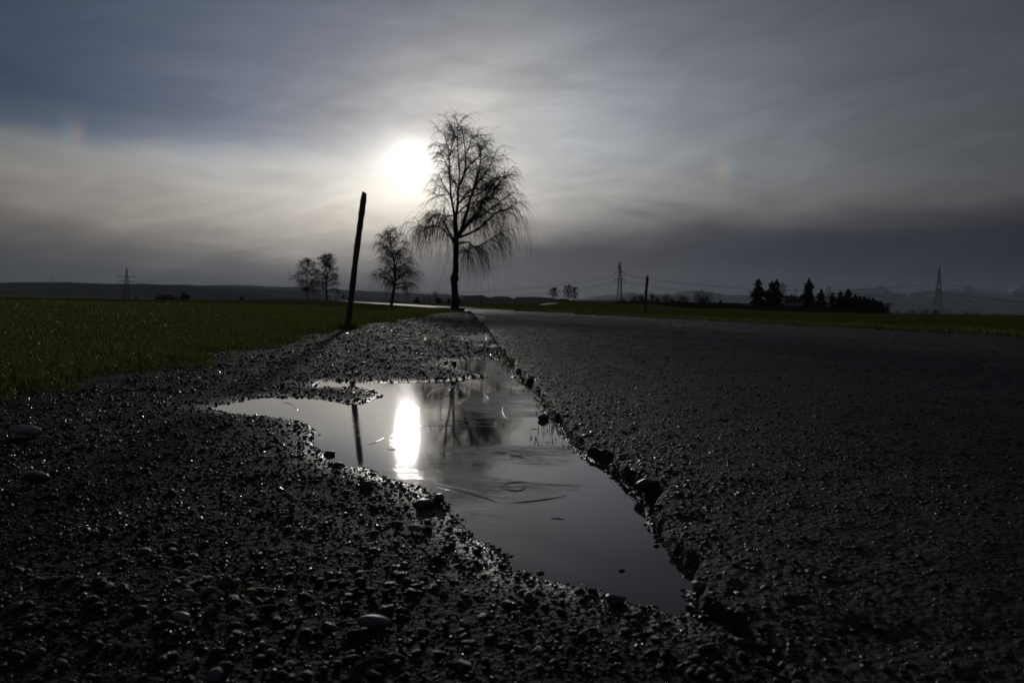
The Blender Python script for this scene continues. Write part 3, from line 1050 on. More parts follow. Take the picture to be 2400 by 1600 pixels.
pz = terrain(gx, gy) + 0.03 * sst(edge, 0.0, 0.5)
# a ragged tuft round the foot of the snow pole
_pb = gnd(814, 768, 0.03); _n = 420
_a = g.uniform(0, 6.283, _n); _d = np.abs(g.normal(0.07, 0.07, _n)) + 0.03
gx = np.concatenate([gx, _pb[0] + np.cos(_a) * _d]); gy = np.concatenate([gy, _pb[1] + np.sin(_a) * _d]); pz = np.concatenate([pz, np.full(_n, 0.02)])
L = np.concatenate([L, g.uniform(0.05, 0.15, _n)]); W = np.concatenate([W, g.uniform(0.004, 0.008, _n)]); lean = np.concatenate([lean, np.clip(np.abs(g.normal(.5, .25, _n)), 0, .95)])
vv, ff, cc = blades(gx, gy, pz, L, W, lean, grass_tones(len(gx), g, 0.10), g)
obj('grass', np_mesh('grass', vv, ff, True, cc), BLADE, label='short dewy meadow grass left of the gravel shoulder', cat='grass', kind='stuff')

# rough verge on the far side of the road
yy = 6 + 70 * g.uniform(size=45000) ** 1.6
off = np.abs(g.normal(0, 1.0, len(yy))) * np.where(g.uniform(size=len(yy)) < 0.35, 2.5, 0.7)
xx = right_edge(yy) + off + 0.05 + fbm(yy * 1.3, yy * 0.0, 3, 91) * 0.25 + 0.6 * np.clip((36 - yy) / 22, 0, 1)
gr = np.hypot(xx, yy)
ok = sdist(xx, yy, ASPH_POLY) < 0.02
xx, yy, off, gr = xx[ok], yy[ok], off[ok], gr[ok]
cl = vnoise(xx * 1.9, yy * 1.9, 93)
L = g.uniform(0.05, 0.16, len(xx)) * (0.4 + cl) * np.where(off < 1.0, 1.15, 0.7)
W = g.uniform(0.005, 0.01, len(xx)) * np.maximum(1, (gr / 12) ** 0.6)
vv, ff, cc = blades(xx, yy, terrain(xx, yy) + 0.0, L, W, np.clip(np.abs(g.normal(.4, .28, len(xx))), 0, .95), grass_tones(len(xx), g, 0.2), g)
obj('verge_grass', np_mesh('verge_grass', vv, ff, True, cc), BLADE, label='rough tufted verge grass along the far edge of the road', cat='grass', kind='stuff')


def stalk(px, py, h, label, bend):
    cx, cy = gnd(px, py, 0.0)
    mb = MB()
    mb.tube([(0, 0, -.02), (bend * .2, 0, h * .5), (bend, .02, h)], [.006, .005, .003], 5)
    o = mb.build('weed_stalk', TWIG, None, True, label=label, cat='weed', group='dead weed stalks')
    mb = MB()
    for i in range(7):
        a_ = i * 2.4
        mb.tube([(bend * (.6 + .05 * i), 0, h * (.62 + .05 * i)), (bend + math.cos(a_) * .03, math.sin(a_) * .03, h * (.68 + .055 * i))], [.003, .0015], 3)
    mb.build('side_twig', TWIG, o)
    o.location = (cx, cy, tz(cx, cy))


stalk(2326, 772, .17, 'thin straight dead weed stalk standing alone in the far verge', .01)
stalk(2365, 774, .13, 'short bent dead weed stalk in the far verge between two taller ones', .06)
stalk(2390, 768, .15, 'dead weed stalk in the far verge leaning slightly towards the field', .03)

# blades of grass dropped on the gravel
for (p0, p1, lab) in (((372, 1325), (500, 1366), 'long green grass blade lying flat on the foreground gravel'), ((1870, 1420), (1990, 1448), 'dim green grass blade lying on the wet road surface'),
                      ((548, 1382), (606, 1392), 'short green grass blade lying beside the black round stone')):
    pts = []
    for i in range(6):
        t_ = i / 5
        q = gnd(p0[0] + (p1[0] - p0[0]) * t_, p0[1] + (p1[1] - p0[1]) * t_ + 5 * math.sin(t_ * 5), 0.045)
        pts.append((q[0], q[1], 0.045 + 0.004 * math.sin(t_ * 3.1)))
    mb = MB()
    mb.tube(pts, [.0008, .0018, .0022, .002, .0015, .0005], 4)
    mb.build('fallen_grass_blade', simple('green_blade', (0.10, 0.16, 0.03), 0.4, 0.4, 0.2), None, True, label=lab, cat='grass blade')

# ------------------------------------------------------------------ snow poles
def pole(name, base, top, rad, label, red=False, group=None, sides=10, lumps=True):
    """base and top are world points"""
    b_ = Vector(base); t_ = Vector(top)
    root = empty(name, base, label, 'pole', group)
    d = t_ - b_
    n_ = 22 if lumps else 6
    mb = MB()
    pts, rads = [], []
    for i in range(n_):
        k_ = i / (n_ - 1)
        wob = rad * 0.09
        pts.append(Vector((0, 0, -0.15)) * (1 - k_) * (i == 0) + d * k_ + Vector((wob * math.sin(k_ * 7 + 1), wob * math.sin(k_ * 5), 0)))
        rads.append(rad * (1.0 + 0.07 * math.sin(k_ * 23) + 0.05 * math.sin(k_ * 61) + (0.10 if abs(k_ - .76) < .02 and lumps else 0)) * (0.93 if k_ > .985 else 1))
    cut = int(n_ * 0.74) if red else n_
    mb.tube(pts[:cut + (1 if red else 0)], rads[:cut + (1 if red else 0)], sides)
    mb.build('shaft', POSTW, root, True)
    if red:
        m2 = MB()
        m2.tube(pts[cut:], [r_ * 1.06 for r_ in rads[cut:]], sides)
        m2.build('painted_top', REDP, root, True, label='red painted upper end of the pole')
    # rounded, worn head
    m3 = MB()
    e = pts[-1]; dn = d.normalized()
    m3.tube([e, e + dn * rad * .35, e + dn * rad * .6 + Vector((rad * .12, 0, 0))], [rads[-1], rads[-1] * .98, rads[-1] * .82], sides)
    m3.build('head', REDP if red else POSTW, root, True)
    return root


def pole_px(name, bpx, tpx, dist, wpx, label, **kw):
    bx, by = at(bpx[0], dist)
    d0 = ray(*bpx); k_ = dist / d0.y
    d1 = ray(*tpx); k1 = dist / d1.y
    bz = CAM_H + d0.z * k_
    return pole(name, (d0.x * k_, dist, bz), (d1.x * k1, dist, CAM_H + d1.z * k1), wpx * dist / F / 2, label, **kw)


bx, by = gnd(814, 768, 0.03)
pole_px('snow_pole', (814, 768), (853, 455), by, 13.5, 'tall leaning wooden snow pole in the grass beside the gravel shoulder', sides=12)
bx, by = gnd(1511, 738, 0.0)
pole_px('snow_pole', (1511, 739), (1517, 648), by, 6.4, 'wooden snow pole with red painted top in the far verge of the road', red=True, sides=10)
for a_, b_, dd, lab in (((1128, 721), (1128, 697), 140, 'thin far pole in the field between the big birch and the short pole'), ((1207, 725), (1207, 702), 132, 'short thin far pole in the field before the white snow patch'),
                        ((996, 712.5), (996, 695), 190, 'thin far pole before the conifer of the hazy thicket behind the road')):
    pole_px('snow_pole', a_, b_, dd, 1.7, lab, lumps=False, sides=6)

# ------------------------------------------------------------------ trees
class Tree:
    def __init__(self, seed):
        self.rs = random.Random(seed)
        self.wood = MB(); self.limb = MB(); self.tw = MB()

    def twig(self, p, d, L, r, droop, n=4):
        rs = self.rs
        pts = [p]; d = d.normalized()
        step = L / (n - 1)
        for i in range(1, n):
            d = (d + Vector((rs.gauss(0, .10), rs.gauss(0, .10), -droop * (0.6 + 0.5 * i / n) + rs.gauss(0, .06)))).normalized()
            pts.append(pts[-1] + d * step)
        self.tw.tube(pts, [r * (1 - .55 * i / (n - 1)) for i in range(n)], 3, cap=False)

    def branch(self, p, d, L, r, droop, tw_n, tw_L, tw_r, tw_droop, n=6, sub=0):
        rs = self.rs
        pts = [p]; d = d.normalized()
        step = L / (n - 1)
        for i in range(1, n):
            d = (d + Vector((rs.gauss(0, .16), rs.gauss(0, .16), rs.gauss(0, .10) - droop * i / n))).normalized()
            pts.append(pts[-1] + d * step)
        self.limb.tube(pts, [r * (1 - .75 * i / (n - 1)) for i in range(n)], 4, cap=False)
        self.dress(pts, tw_n, tw_L, tw_r, tw_droop)
        for _ in range(sub):
            k = rs.uniform(.25, .9) * (n - 1)
            i = int(k)
            q = pts[i].lerp(pts[min(i + 1, n - 1)], k - i)
            dd = ((pts[-1] - pts[0]).normalized() + Vector((rs.gauss(0, .6), rs.gauss(0, .6), rs.gauss(0.05, .4))))
            self.branch(q, dd, L * rs.uniform(.35, .6), r * .45, droop, max(2, int(tw_n * .5)), tw_L, tw_r, tw_droop, 5, 0)

    def dress(self, pts, tw_n, tw_L, tw_r, tw_droop):
        rs = self.rs
        n = len(pts)
        for _ in range(tw_n):
            k = (rs.random() ** .75) * (n - 1) * .999
            i = int(k)
            q = pts[i].lerp(pts[i + 1], k - i)
            dd = (pts[i + 1] - pts[i]).normalized() * .7 + Vector((rs.gauss(0, .55), rs.gauss(0, .55), rs.gauss(0.1, .4)))
            self.twig(q, dd, tw_L * rs.uniform(.4, 1.25), tw_r, tw_droop)

    def finish(self, root, bark=None, twm=None):
        self.wood.build('trunk', bark or BARK, root, True)
        c_ = self.limb.build('crown', BARK, root, True)
        self.tw.build('twigs', twm or TWIG, c_, True, kind='stuff')


def catmull(pts, m=4):
    out = []
    P = [pts[0]] + list(pts) + [pts[-1]]
    for i in range(1, len(P) - 2):
        for j in range(m):
            t_ = j / m
            a_, b_, c_, d_ = P[i - 1], P[i], P[i + 1], P[i + 2]
            out.append(0.5 * ((2 * b_) + (c_ - a_) * t_ + (2 * a_ - 5 * b_ + 4 * c_ - d_) * t_ ** 2 + (3 * b_ - a_ - 3 * c_ + d_) * t_ ** 3))
    out.append(Vector(pts[-1]))
    return out


def big_birch():
    px, py = 1067, 727.5
    bx, by = gnd(px, py)
    by = 37.0; bx = at(px, by)[0]
    root = empty('birch_tree', (bx, by, tz(bx, by) - 0.02), 'tall bare weeping birch with crooked trunk beside the road bend', 'tree')
    S = by / F / 3.016 * 1.01
    T = Tree(3)
    rs = T.rs

    def L(x_, y_, dep=0.0):
        return Vector(((x_ - 685) * S, dep, (1467 - y_) * S))
    trunk = catmull([L(687, 1500), L(685, 1465), L(684, 1380), L(678, 1300), L(672, 1240), L(684, 1190), L(683, 1100), L(684, 1020), L(682, 930), L(674, 860), L(672, 800)], 3)
    rad0 = [31, 28, 24, 23, 24, 20, 20, 20, 17, 16, 15]
    rads = [np.interp(i / (len(trunk) - 1), np.linspace(0, 1, len(rad0)), rad0) * S for i in range(len(trunk))]
    T.wood.tube(trunk, rads, 12)
    # knotty swelling on the trunk, root flare
    T.wood.tube([L(668, 1275, -.05), L(662, 1245, -.06), L(668, 1210, -.04)], [8 * S, 17 * S, 8 * S], 8)
    T.wood.tube([L(698, 1262, -.05), L(697, 1240, -.05), L(690, 1205, -.03)], [7 * S, 11 * S, 7 * S], 8)
    for dx, dy in ((-30, -.1), (28, -.12), (-8, .2), (5, -.25)):
        T.wood.tube([L(685 + dx * 1.25, 1478, dy * 1.3), L(685 + dx * .8, 1450, dy * .8), L(685 + dx * .2, 1390, 0)], [7 * S, 10 * S, 9 * S], 7)
    limbs = [
        ([(668, 830), (655, 760), (635, 650), (625, 480), (615, 330), (575, 180)], 11),
        ([(675, 830), (690, 700), (692, 590), (735, 480), (745, 330), (715, 120)], 12),
        ([(692, 590), (700, 480), (690, 340), (680, 200), (690, 100)], 6),
        ([(735, 480), (790, 400), (850, 330), (880, 250)], 6),
        ([(745, 340), (770, 260), (800, 190), (830, 170)], 4),
        ([(700, 960), (760, 830), (800, 680), (850, 540), (880, 400), (870, 300)], 10),
        ([(850, 540), (910, 470), (960, 400), (985, 340)], 6),
        ([(705, 950), (800, 840), (900, 780), (1010, 690), (1130, 590)], 9),
        ([(715, 955), (870, 890), (1000, 790), (1090, 760), (1165, 720)], 9),
        ([(800, 840), (880, 760), (960, 640), (1040, 540), (1080, 500)], 6),
        ([(700, 1000), (780, 985), (830, 1015), (900, 985), (1000, 930), (1080, 880)], 7),
        ([(690, 1045), (760, 1040), (830, 1015)], 5),
        ([(668, 985), (610, 910), (540, 815), (480, 800)], 8),
        ([(668, 1005), (620, 945), (520, 882), (430, 890), (355, 885)], 7),
        ([(640, 680), (590, 600), (535, 510)], 6),
        ([(664, 800), (600, 815), (520, 800), (470, 830)], 5),
        ([(690, 600), (650, 520), (622, 470)], 5),
        ([(695, 710), (760, 650), (850, 620), (950, 550), (1000, 480)], 7),
        ([(690, 790), (780, 710), (880, 690), (980, 640)], 6),
        ([(625, 480), (585, 400), (545, 320), (515, 240)], 5),
        ([(635, 650), (590, 640), (530, 650), (460, 620)], 4),
        ([(615, 330), (640, 240), (650, 160), (625, 130)], 4),
        ([(668, 930), (640, 870), (590, 830), (560, 760)], 4),
    ]
    limbs = [([(685 + (a_ - 685) * (.85 if a_ > 685 else .80), (800 - (800 - b_) * .87) if b_ < 800 else b_) for a_, b_ in pts], w) for pts, w in limbs]
    all_l = []
    for pts, w in limbs:
        all_l.append((pts, w, rs.uniform(-1, 1)))
    for pts, w in [q for q in limbs[5:] if q[0][-1][0] > 640 or q[0][-1][0] < 450][::2]:
        k = rs.uniform(.35, .85)
        x0 = pts[0][0]
        all_l.append(([(x0 + (a_ - x0) * k, b_ + rs.uniform(-25, 25)) for a_, b_ in pts], w * .8, rs.choice((-1.9, 1.9)) * rs.uniform(.7, 1.2)))
    for pts, w, dep in all_l:
        n = len(pts)
        ln = math.dist(pts[0], pts[-1])
        P = catmull([L(a_, b_, dep * ln * S * .45 * (i / (n - 1)) + (rs.gauss(0, .05) if i else 0)) for i, (a_, b_) in enumerate(pts)], 4)
        m = len(P)
        T.limb.tube(P, [w * S * (1 - .78 * i / (m - 1)) for i in range(m)], 6, cap=False)
        length = sum((P[i + 1] - P[i]).length for i in range(m - 1))
        hfrac = (P[-1].z) / 9.7
        nb = int(length / 0.115)
        for k in range(nb):
            t_ = (0.22 + 0.78 * (k + rs.random()) / nb) * (m - 1) * .999
            i = int(t_)
            q = P[i].lerp(P[i + 1], t_ - i)
            tang = (P[min(i + 2, m - 1)] - P[max(i - 1, 0)]).normalized()
            side_ = Vector((rs.gauss(0, 1.2), rs.gauss(0, 1), rs.gauss(.15, .5))).normalized()
            low = q.z < 5.0
            T.branch(q, tang * .75 + side_ * .75, rs.uniform(.35, .92), .016, .30 if low else .12,
                     8, (1.45 if low else .75) * rs.uniform(.7, 1.3), .0052, 1.25 if low else .6, 6, 1)
        T.dress(P[m // 3:], int(length * 9), 1.5 if P[-1].z < 5 else .6, .0058, .75)
    T.finish(root)


def auto_birch(px, dist, base_y, top_y, width_px, label, seed, weep, lean=0.0, twk=1.0, fork=.3, thick=1.0, trunk_pts=None, name='birch_tree', group=None, droop_lim=.14, nl=30, zbase=None):
    bx, by = at(px, dist)
    s = dist / F
    H = (base_y - top_y) * s
    R = width_px * s / 2
    z0 = tz(bx, by) if zbase is None else zbase
    root = empty(name, (bx, by, z0 - .03), label, 'tree', group)
    T = Tree(seed); rs = T.rs
    if trunk_pts is None:
        trunk_pts = [(0, 0), (rs.gauss(0, .012), .15), (rs.gauss(0, .02) + lean * .3, .35), (rs.gauss(0, .02) + lean * .6, .55), (rs.gauss(0, .02) + lean * .8, .75), (lean, .97)]
    P = catmull([Vector((a_ * H, rs.gauss(0, .01) * H, b_ * H)) for a_, b_ in trunk_pts], 4)
    m = len(P)
    r0 = H * .020 * thick
    T.wood.tube([P[0] - Vector((0, 0, .2))] + P, [r0 * 1.5] + [r0 * (1.15 if i == 0 else 1) * (1 - .88 * (i / (m - 1)) ** 1.1) for i in range(m)], 8)
    tr = .0062 * max(1, (dist / 45)) ** .7
    for k in range(nl):
        f_ = fork + (0.96 - fork) * (k + .5) / nl
        t_ = f_ * (m - 1)
        i = min(int(t_), m - 2)
        q = P[i].lerp(P[i + 1], t_ - i)
        az_ = k * 2.4 + rs.gauss(0, .3)
        env = math.sin(math.pi * min(1, max(0.0, (f_ - fork) / (1 - fork) * .80 + .20))) ** .7
        ln = R * env * rs.uniform(.75, 1.1)
        up = .35 + 1.0 * (f_ - fork)
        d = Vector((math.cos(az_), math.sin(az_), up + rs.uniform(0, .3)))
        pts = [q]; d = d.normalized(); n = 7
        for j in range(1, n):
            d = (d + Vector((rs.gauss(0, .10), rs.gauss(0, .10), rs.gauss(0, .06) - droop_lim * j / n))).normalized()
            pts.append(pts[-1] + d * ln / (n - 1) * 1.12)
        T.limb.tube(pts, [r0 * .38 * (1 - .5 * (f_ - fork)) * (1 - .75 * j / (n - 1)) for j in range(n)], 5, cap=False)
        nb = max(4, int(12 * twk))
        for b_ in range(nb):
            tt = (.2 + .8 * (b_ + rs.random()) / nb) * (n - 1) * .999
            j = int(tt)
            qq = pts[j].lerp(pts[j + 1], tt - j)
            tang = (pts[j + 1] - pts[j]).normalized()
            sd_ = Vector((rs.gauss(0, 1), rs.gauss(0, 1), rs.gauss(.3, .6))).normalized()
            T.branch(qq, tang * .7 + sd_ * .8, ln * rs.uniform(.22, .45), r0 * .10, .12 + weep * .3, int(9 * twk), H * (.055 + .16 * weep * (1 - f_ * .7)) * rs.uniform(.8, 1.3), tr, .22 + .5 * weep, 5, 0)
    T.finish(root)
    return root


big_birch()
auto_birch(918, 62, 716, 527, 112, 'smaller weeping birch between the leaning snow pole and the tall birch', 17, .95, twk=.92, fork=.27, thick=1.15, nl=30,
           trunk_pts=[(0, 0), (.012, .12), (.03, .25), (.04, .38), (.03, .52), (-.01, .7), (-.03, .97)])
auto_birch(719, 130, 703, 607, 62, 'lower rounded birch of the far pair on the field crest', 23, .45, twk=.95, fork=.27, thick=1.0, trunk_pts=[(0.03, 0), (.02, .12), (0, .28), (.0, .5), (.01, .75), (0, .97)])
auto_birch(766, 132, 703, 596, 70, 'higher broad birch of the far pair on the field crest', 29, .4, twk=1.0, fork=.25, thick=1.15, lean=-.02)
# bare trees on the mound
auto_birch(1298, 262, 704, 675, 30, 'round bare tree on the mound, apart from the close pair', 31, .1, twk=1.15, fork=.25, thick=1.6, name='bare_tree', nl=20)
auto_birch(1331, 258, 704, 668, 26, 'taller bare tree of the close pair on the mound', 37, .1, twk=1.15, fork=.22, thick=1.6, name='bare_tree', nl=20)
auto_birch(1345, 261, 704, 671, 18, 'narrow bare tree of the close pair on the mound', 41, .1, twk=1.15, fork=.2, thick=1.7, name='bare_tree', nl=18)
# bare trees round the farmhouse
auto_birch(1833, 335, 712, 656, 22, 'bare tree close behind the conifer pair by the farmhouse gable', 43, .1, twk=.7, fork=.35, thick=.9, name='bare_tree', nl=18, zbase=1.8)
auto_birch(1863, 322, 712, 665, 10, 'slender leafless tree rising before the farmhouse roof', 47, .1, twk=.4, fork=.45, thick=.8, name='bare_tree', nl=10, zbase=1.8)
auto_birch(1940, 330, 722, 673, 16, 'slender leafless tree between the conifers right of the farmhouse', 53, .1, twk=.5, fork=.35, thick=.9, name='bare_tree', nl=12)


def conifer(px, dist, base_y, top_y, width_px, label, seed, name='conifer_tree', group=None, dens=1.0):
    rs = random.Random(seed)
    bx, by = at(px, dist)
    s = dist / F
    H = (base_y - top_y) * s; R = width_px * s * .68
    z0 = CAM_H + (hor(px) - base_y) * s
    root = empty(name, (bx, by, z0), label, 'tree', group)
    mb = MB()
    mb.tube([(0, 0, -1.0), (0, 0, H * .5), (0, 0, H * .98)], [H * .018, H * .012, H * .002], 6)
    mb.build('trunk', BARK, root)
    vs, fs = [], []
    nw = int(26 * dens)
    for w in range(nw):
        k = (w + .3) / nw
        zz = H * (.06 + .93 * k)
        rad = R * (1 - k ** 1.9) ** .9 * (1.0 if k > .08 else .8)
        for b_ in range(9):
            a_ = rs.uniform(0, 6.28)
            rr_ = rad * rs.uniform(.6, 1.7) * (1 + .3 * math.sin(k * 17 + seed)) + .25
            for q in range(3):
                t0 = rs.uniform(.1, .5); t1 = t0 + rs.uniform(.3, .55)
                aa = a_ + rs.gauss(0, .14)
                dz = H * .02
                x0, y0 = math.cos(aa) * rr_ * t0, math.sin(aa) * rr_ * t0
                x1, y1 = math.cos(aa) * rr_ * t1, math.sin(aa) * rr_ * t1
                wd = rr_ * rs.uniform(.12, .24) + .05
                nx, ny = -math.sin(aa) * wd, math.cos(aa) * wd
                i0 = len(vs)
                vs += [(x0, y0, zz + dz * rs.uniform(-.5, 1)), (x1 * .8 + nx, y1 * .8 + ny, zz - rr_ * .16 - dz * rs.random() * 1.5), (x1, y1, zz - rr_ * .25 + dz), (x1 * .8 - nx, y1 * .8 - ny, zz - rr_ * .16 - dz * rs.random() * 1.5)]
                fs += [(i0, i0 + 1, i0 + 2), (i0, i0 + 2, i0 + 3), (i0, i0 + 3, i0 + 1)]
    me = bpy.data.meshes.new('crown'); me.from_pydata(vs, [], fs); me.update()
    obj('crown', me, NEEDLE, root)


def leafy(name, px, dist, base_y, top_y, width_px, label, seed, dens=1.0, group=None, cat='bush', leaf=None, lobes=7, z0=None):
    rs = random.Random(seed)
    bx, by = at(px, dist)
    s = dist / F
    H = (base_y - top_y) * s; R = width_px * s / 2
    if z0 is None:
        z0 = CAM_H + (hor(px) - base_y) * s
    root = empty(name, (bx, by, z0), label, cat, group)
    mb = MB()
    L = []
    for i in range(lobes):
        a_ = rs.uniform(0, 6.28); k = rs.uniform(.1, .72)
        c_ = Vector((math.cos(a_) * R * k, math.sin(a_) * R * k, H * rs.uniform(.42, .80)))
        L.append((c_, min(R * .6, H * .40) * rs.uniform(.7, 1.15)))
        mb.tube([(0, 0, -.5), (c_.x * .4, c_.y * .4, c_.z * .6), tuple(c_)], [H * .02, H * .014, H * .006], 4)
    mb.build('trunk' if cat == 'tree' else 'stems', BARK, root)
    vs, fs = [], []
    sz = max(.16, H * .05)
    for i in range(int(620 * dens)):
        c_, r_ = rs.choice(L)
        d = Vector((rs.gauss(0, 1), rs.gauss(0, 1), rs.gauss(0, 1))).normalized() * r_ * (rs.random() ** .4)
        p = c_ + d
        p.z = min(max(p.z, 0.02 * H), H * rs.uniform(.93, 1.02))
        u_ = Vector((rs.gauss(0, 1), rs.gauss(0, 1), rs.gauss(0, 1))).normalized() * sz * rs.uniform(.5, 1.2)
        w_ = Vector((rs.gauss(0, 1), rs.gauss(0, 1), rs.gauss(0, 1))).normalized() * sz * rs.uniform(.4, .9)
        i0 = len(vs)
        vs += [tuple(p - u_), tuple(p + w_), tuple(p + u_)]
        fs.append((i0, i0 + 1, i0 + 2))
    for i in range(int(180 * dens)):
        p = Vector((rs.gauss(0, .42) * R, rs.gauss(0, .42) * R, rs.uniform(0, .45) * H))
        u_ = Vector((rs.gauss(0, 1), rs.gauss(0, 1), rs.gauss(0, 1))).normalized() * sz * 1.4
        w_ = Vector((rs.gauss(0, 1), rs.gauss(0, 1), rs.gauss(0, 1))).normalized() * sz * 1.2
        i0 = len(vs)
        vs += [tuple(p - u_), tuple(p + w_), tuple(p + u_)]
        fs.append((i0, i0 + 1, i0 + 2))
    me = bpy.data.meshes.new('crown'); me.from_pydata(vs, [], fs); me.update()
    obj('crown' if cat == 'tree' else 'foliage', me, leaf or SHRUB, root)


# conifers and trees on the rise at the right
ORD = ['first', 'second', 'third', 'fourth', 'fifth', 'sixth', 'seventh', 'eighth', 'ninth']
conifer(1775, 300, 724, 652, 31, 'broad dark spruce standing alone left of the farmhouse conifers', 61)
conifer(1807, 305, 724, 657, 26, 'left spruce of the touching pair beside the farmhouse', 62)
conifer(1818, 312, 724, 652, 24, 'right taller spruce of the touching pair beside the farmhouse', 63)
conifer(1893, 305, 726, 650, 25, 'tall ragged spruce just right of the farmhouse', 64)
conifer(1923, 315, 727, 676, 22, 'short spruce between the tall ragged spruce and the round tree', 65)
leafy('round_tree', 1949, 318, 727, 680, 20, 'upright dark tree right of the short spruce', 66, 1.0, cat='tree')
conifer(1968, 305, 730, 681, 22, 'first spruce of the dark wood right of the farmhouse', 67)
conifer(1986, 302, 731, 676, 26, 'highest spruce of the dark wood right of the farmhouse', 68)
k = 0
for px_, ty in ((2003, 688), (2014, 692), (2024, 692), (2034, 697), (2045, 698), (2055, 703), (2064, 704)):
    conifer(px_, 300 + 4 * (k % 3), 733, ty, 20, ORD[k] + ' spruce of the descending row, counted from the highest spruce', 70 + k, group='row of spruces descending from the wood')
    k += 1
leafy('round_tree', 2080, 298, 734, 709, 24, 'low round tree at the outer end of the descending spruce row', 80, 1.0, cat='tree')
# hedge trees on the rise in the middle
leafy('round_bush', 1462, 300, 713, 697, 22, 'low round bush at the foot of the pylon with antenna', 81, .8)
k = 0
for px_, ty, w in ((1485, 696, 15), (1496, 698, 13), (1508, 692, 15), (1526, 689, 16), (1541, 692, 16), (1561, 691, 17), (1577, 695, 14), (1593, 693, 18), (1608, 695, 16)):
    leafy('hedge_tree', px_, 320 + 5 * (k % 2), 714, ty - 6, w * 1.7, ORD[k] + ' small dark tree of the open row, counted from the pylon foot bush', 90 + k, .8, 'open row of small trees', 'tree')
    k += 1
leafy('round_bush', 1648, 322, 714, 680, 60, 'wide dome shaped dark tree clump at the end of the open row', 101, 1.6, cat='tree', lobes=12)
# by the barn
conifer(431, 330, 712, 683, 15, 'small pointed conifer next to the barn roof', 102)
leafy('round_bush', 440, 335, 712, 688, 13, 'pale round bush behind the pointed conifer near the barn', 103, .6)
conifer(567, 330, 712, 692, 10, 'tiny lone conifer peeking over the left field crest', 104)
leafy('round_bush', 320, 420, 712, 692, 9, 'small faint bush near the foot of the left pylon', 105, .4)
# thicket behind the road
conifer(977, 215, 716, 696, 10, 'small conifer at the left end of the hazy thicket', 106)
auto_birch(991, 225, 716, 693, 8, 'thin bare tree beside the conifer of the hazy thicket', 107, .1, twk=.5, fork=.15, thick=.9, name='bare_tree', nl=12)
auto_birch(1020, 230, 716, 688, 20, 'tallest bare tree in the middle of the hazy thicket', 108, .1, twk=.7, fork=.12, thick=.8, name='bare_tree', nl=20)
auto_birch(1006, 228, 716, 696, 14, 'low bare tree left of the tallest one in the thicket', 109, .1, twk=.6, fork=.12, thick=.8, name='bare_tree', nl=16)
conifer(1028, 222, 716, 697, 9, 'small conifer in front of the tallest bare thicket tree', 110)
leafy('round_bush', 1052, 226, 717, 697, 18, 'dark bush in the thicket left of the big birch trunk', 111, .7)
leafy('round_bush', 1076, 228, 718, 694, 16, 'dark bush peeking out right of the big birch trunk', 112, .7)
leafy('low_bush', 1037, 232, 716, 703, 40, 'low spreading bush along the foot of the thicket', 113, .7)
# bushes far right
for k, (px_, ty, w) in enumerate(((2105, 731, 16), (2136, 728, 26), (2168, 725, 30), (2190, 725, 24), (2222, 730, 34), (2262, 731, 22), (2290, 733, 34), (2330, 736, 40), (2375, 737, 44))):
    leafy('field_bush', px_, 520 + 12 * (k % 3), 744, ty - 4, w, ORD[k] + ' low hazy bush behind the right field, counted from the spruce wood', 120 + k, .8, 'broken row of hazy bushes behind the right field')

# earth mound behind the second birch, brow on the tree mound, snow patch
def mound(name, px, dist, wpx, hpx, base_y, label, cat, material, seed, depth=6.0, flat=False):
    s = dist / F
    bx, by = at(px, dist)
    w = wpx * s / 2; h = hpx * s
    z0 = CAM_H + (hor(px) - base_y) * s
    n, m = 25, 13
    u_, v_ = np.meshgrid(np.linspace(-1, 1, n), np.linspace(-1, 1, m), indexing='ij')
    prof_ = np.clip(1 - np.abs(u_) ** (3 if flat else 2.0), 0, 1) * np.clip(1 - v_ ** 2, 0, 1) ** .6
    zz = h * prof_ * (1 + .25 * fbm(u_ * 3 + seed, v_ * 2, 3, seed)) - .25
    V = np.stack([u_ * w, v_ * depth, zz], -1).reshape(-1, 3)
    me = np_mesh(name, V, grid_faces(n, m).reshape(-1, 4))
    o = obj(name, me, material, None, label, cat)
    o.location = (bx, by, z0)


mound('earth_mound', 925, 205, 62, 9, 712, 'dark low earth mound across the road behind the second birch', 'mound', EARTH, 3)
mound('earth_mound', 812, 230, 70, 5, 707, 'flat dark bank by the round road signs at the far road end', 'mound', EARTH, 4, flat=True)
mound('shrub_mound', 1319, 266, 38, 8, 706, 'flat topped dark hump between the bare trees on the mound', 'mound', EARTH, 5, flat=True)
su, sv0 = np.meshgrid(np.linspace(-1, 1, 24), np.linspace(-1, 1, 9), indexing='ij')
sk0 = np.sqrt(np.clip(1 - su ** 2, 0, 1)); _R = 190 + 6 * sv0 * sk0 + 2 * su
_Xs = (1284 + 23 * su - 1200) / F * _R
_Zs = terrain(_Xs, _R) + .10 + .22 * np.clip(1 - su ** 2 - sv0 ** 2 * .9, 0, 1)
obj('snow_patch', np_mesh('snow_patch', np.stack([_Xs, _R, _Zs], -1).reshape(-1, 3), grid_faces(24, 9).reshape(-1, 4)), SNOW, None, 'pale leftover snow patch on the slope below the mound trees', 'snow')
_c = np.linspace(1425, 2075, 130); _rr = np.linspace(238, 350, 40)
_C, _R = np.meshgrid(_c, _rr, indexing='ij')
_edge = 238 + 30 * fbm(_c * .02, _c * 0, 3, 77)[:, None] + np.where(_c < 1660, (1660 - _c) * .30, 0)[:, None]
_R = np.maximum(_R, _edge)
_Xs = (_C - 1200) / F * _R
_Zs = terrain(_Xs, _R) + .12 + .35 * np.abs(fbm(_C * .11, _R * .22, 3, 79))
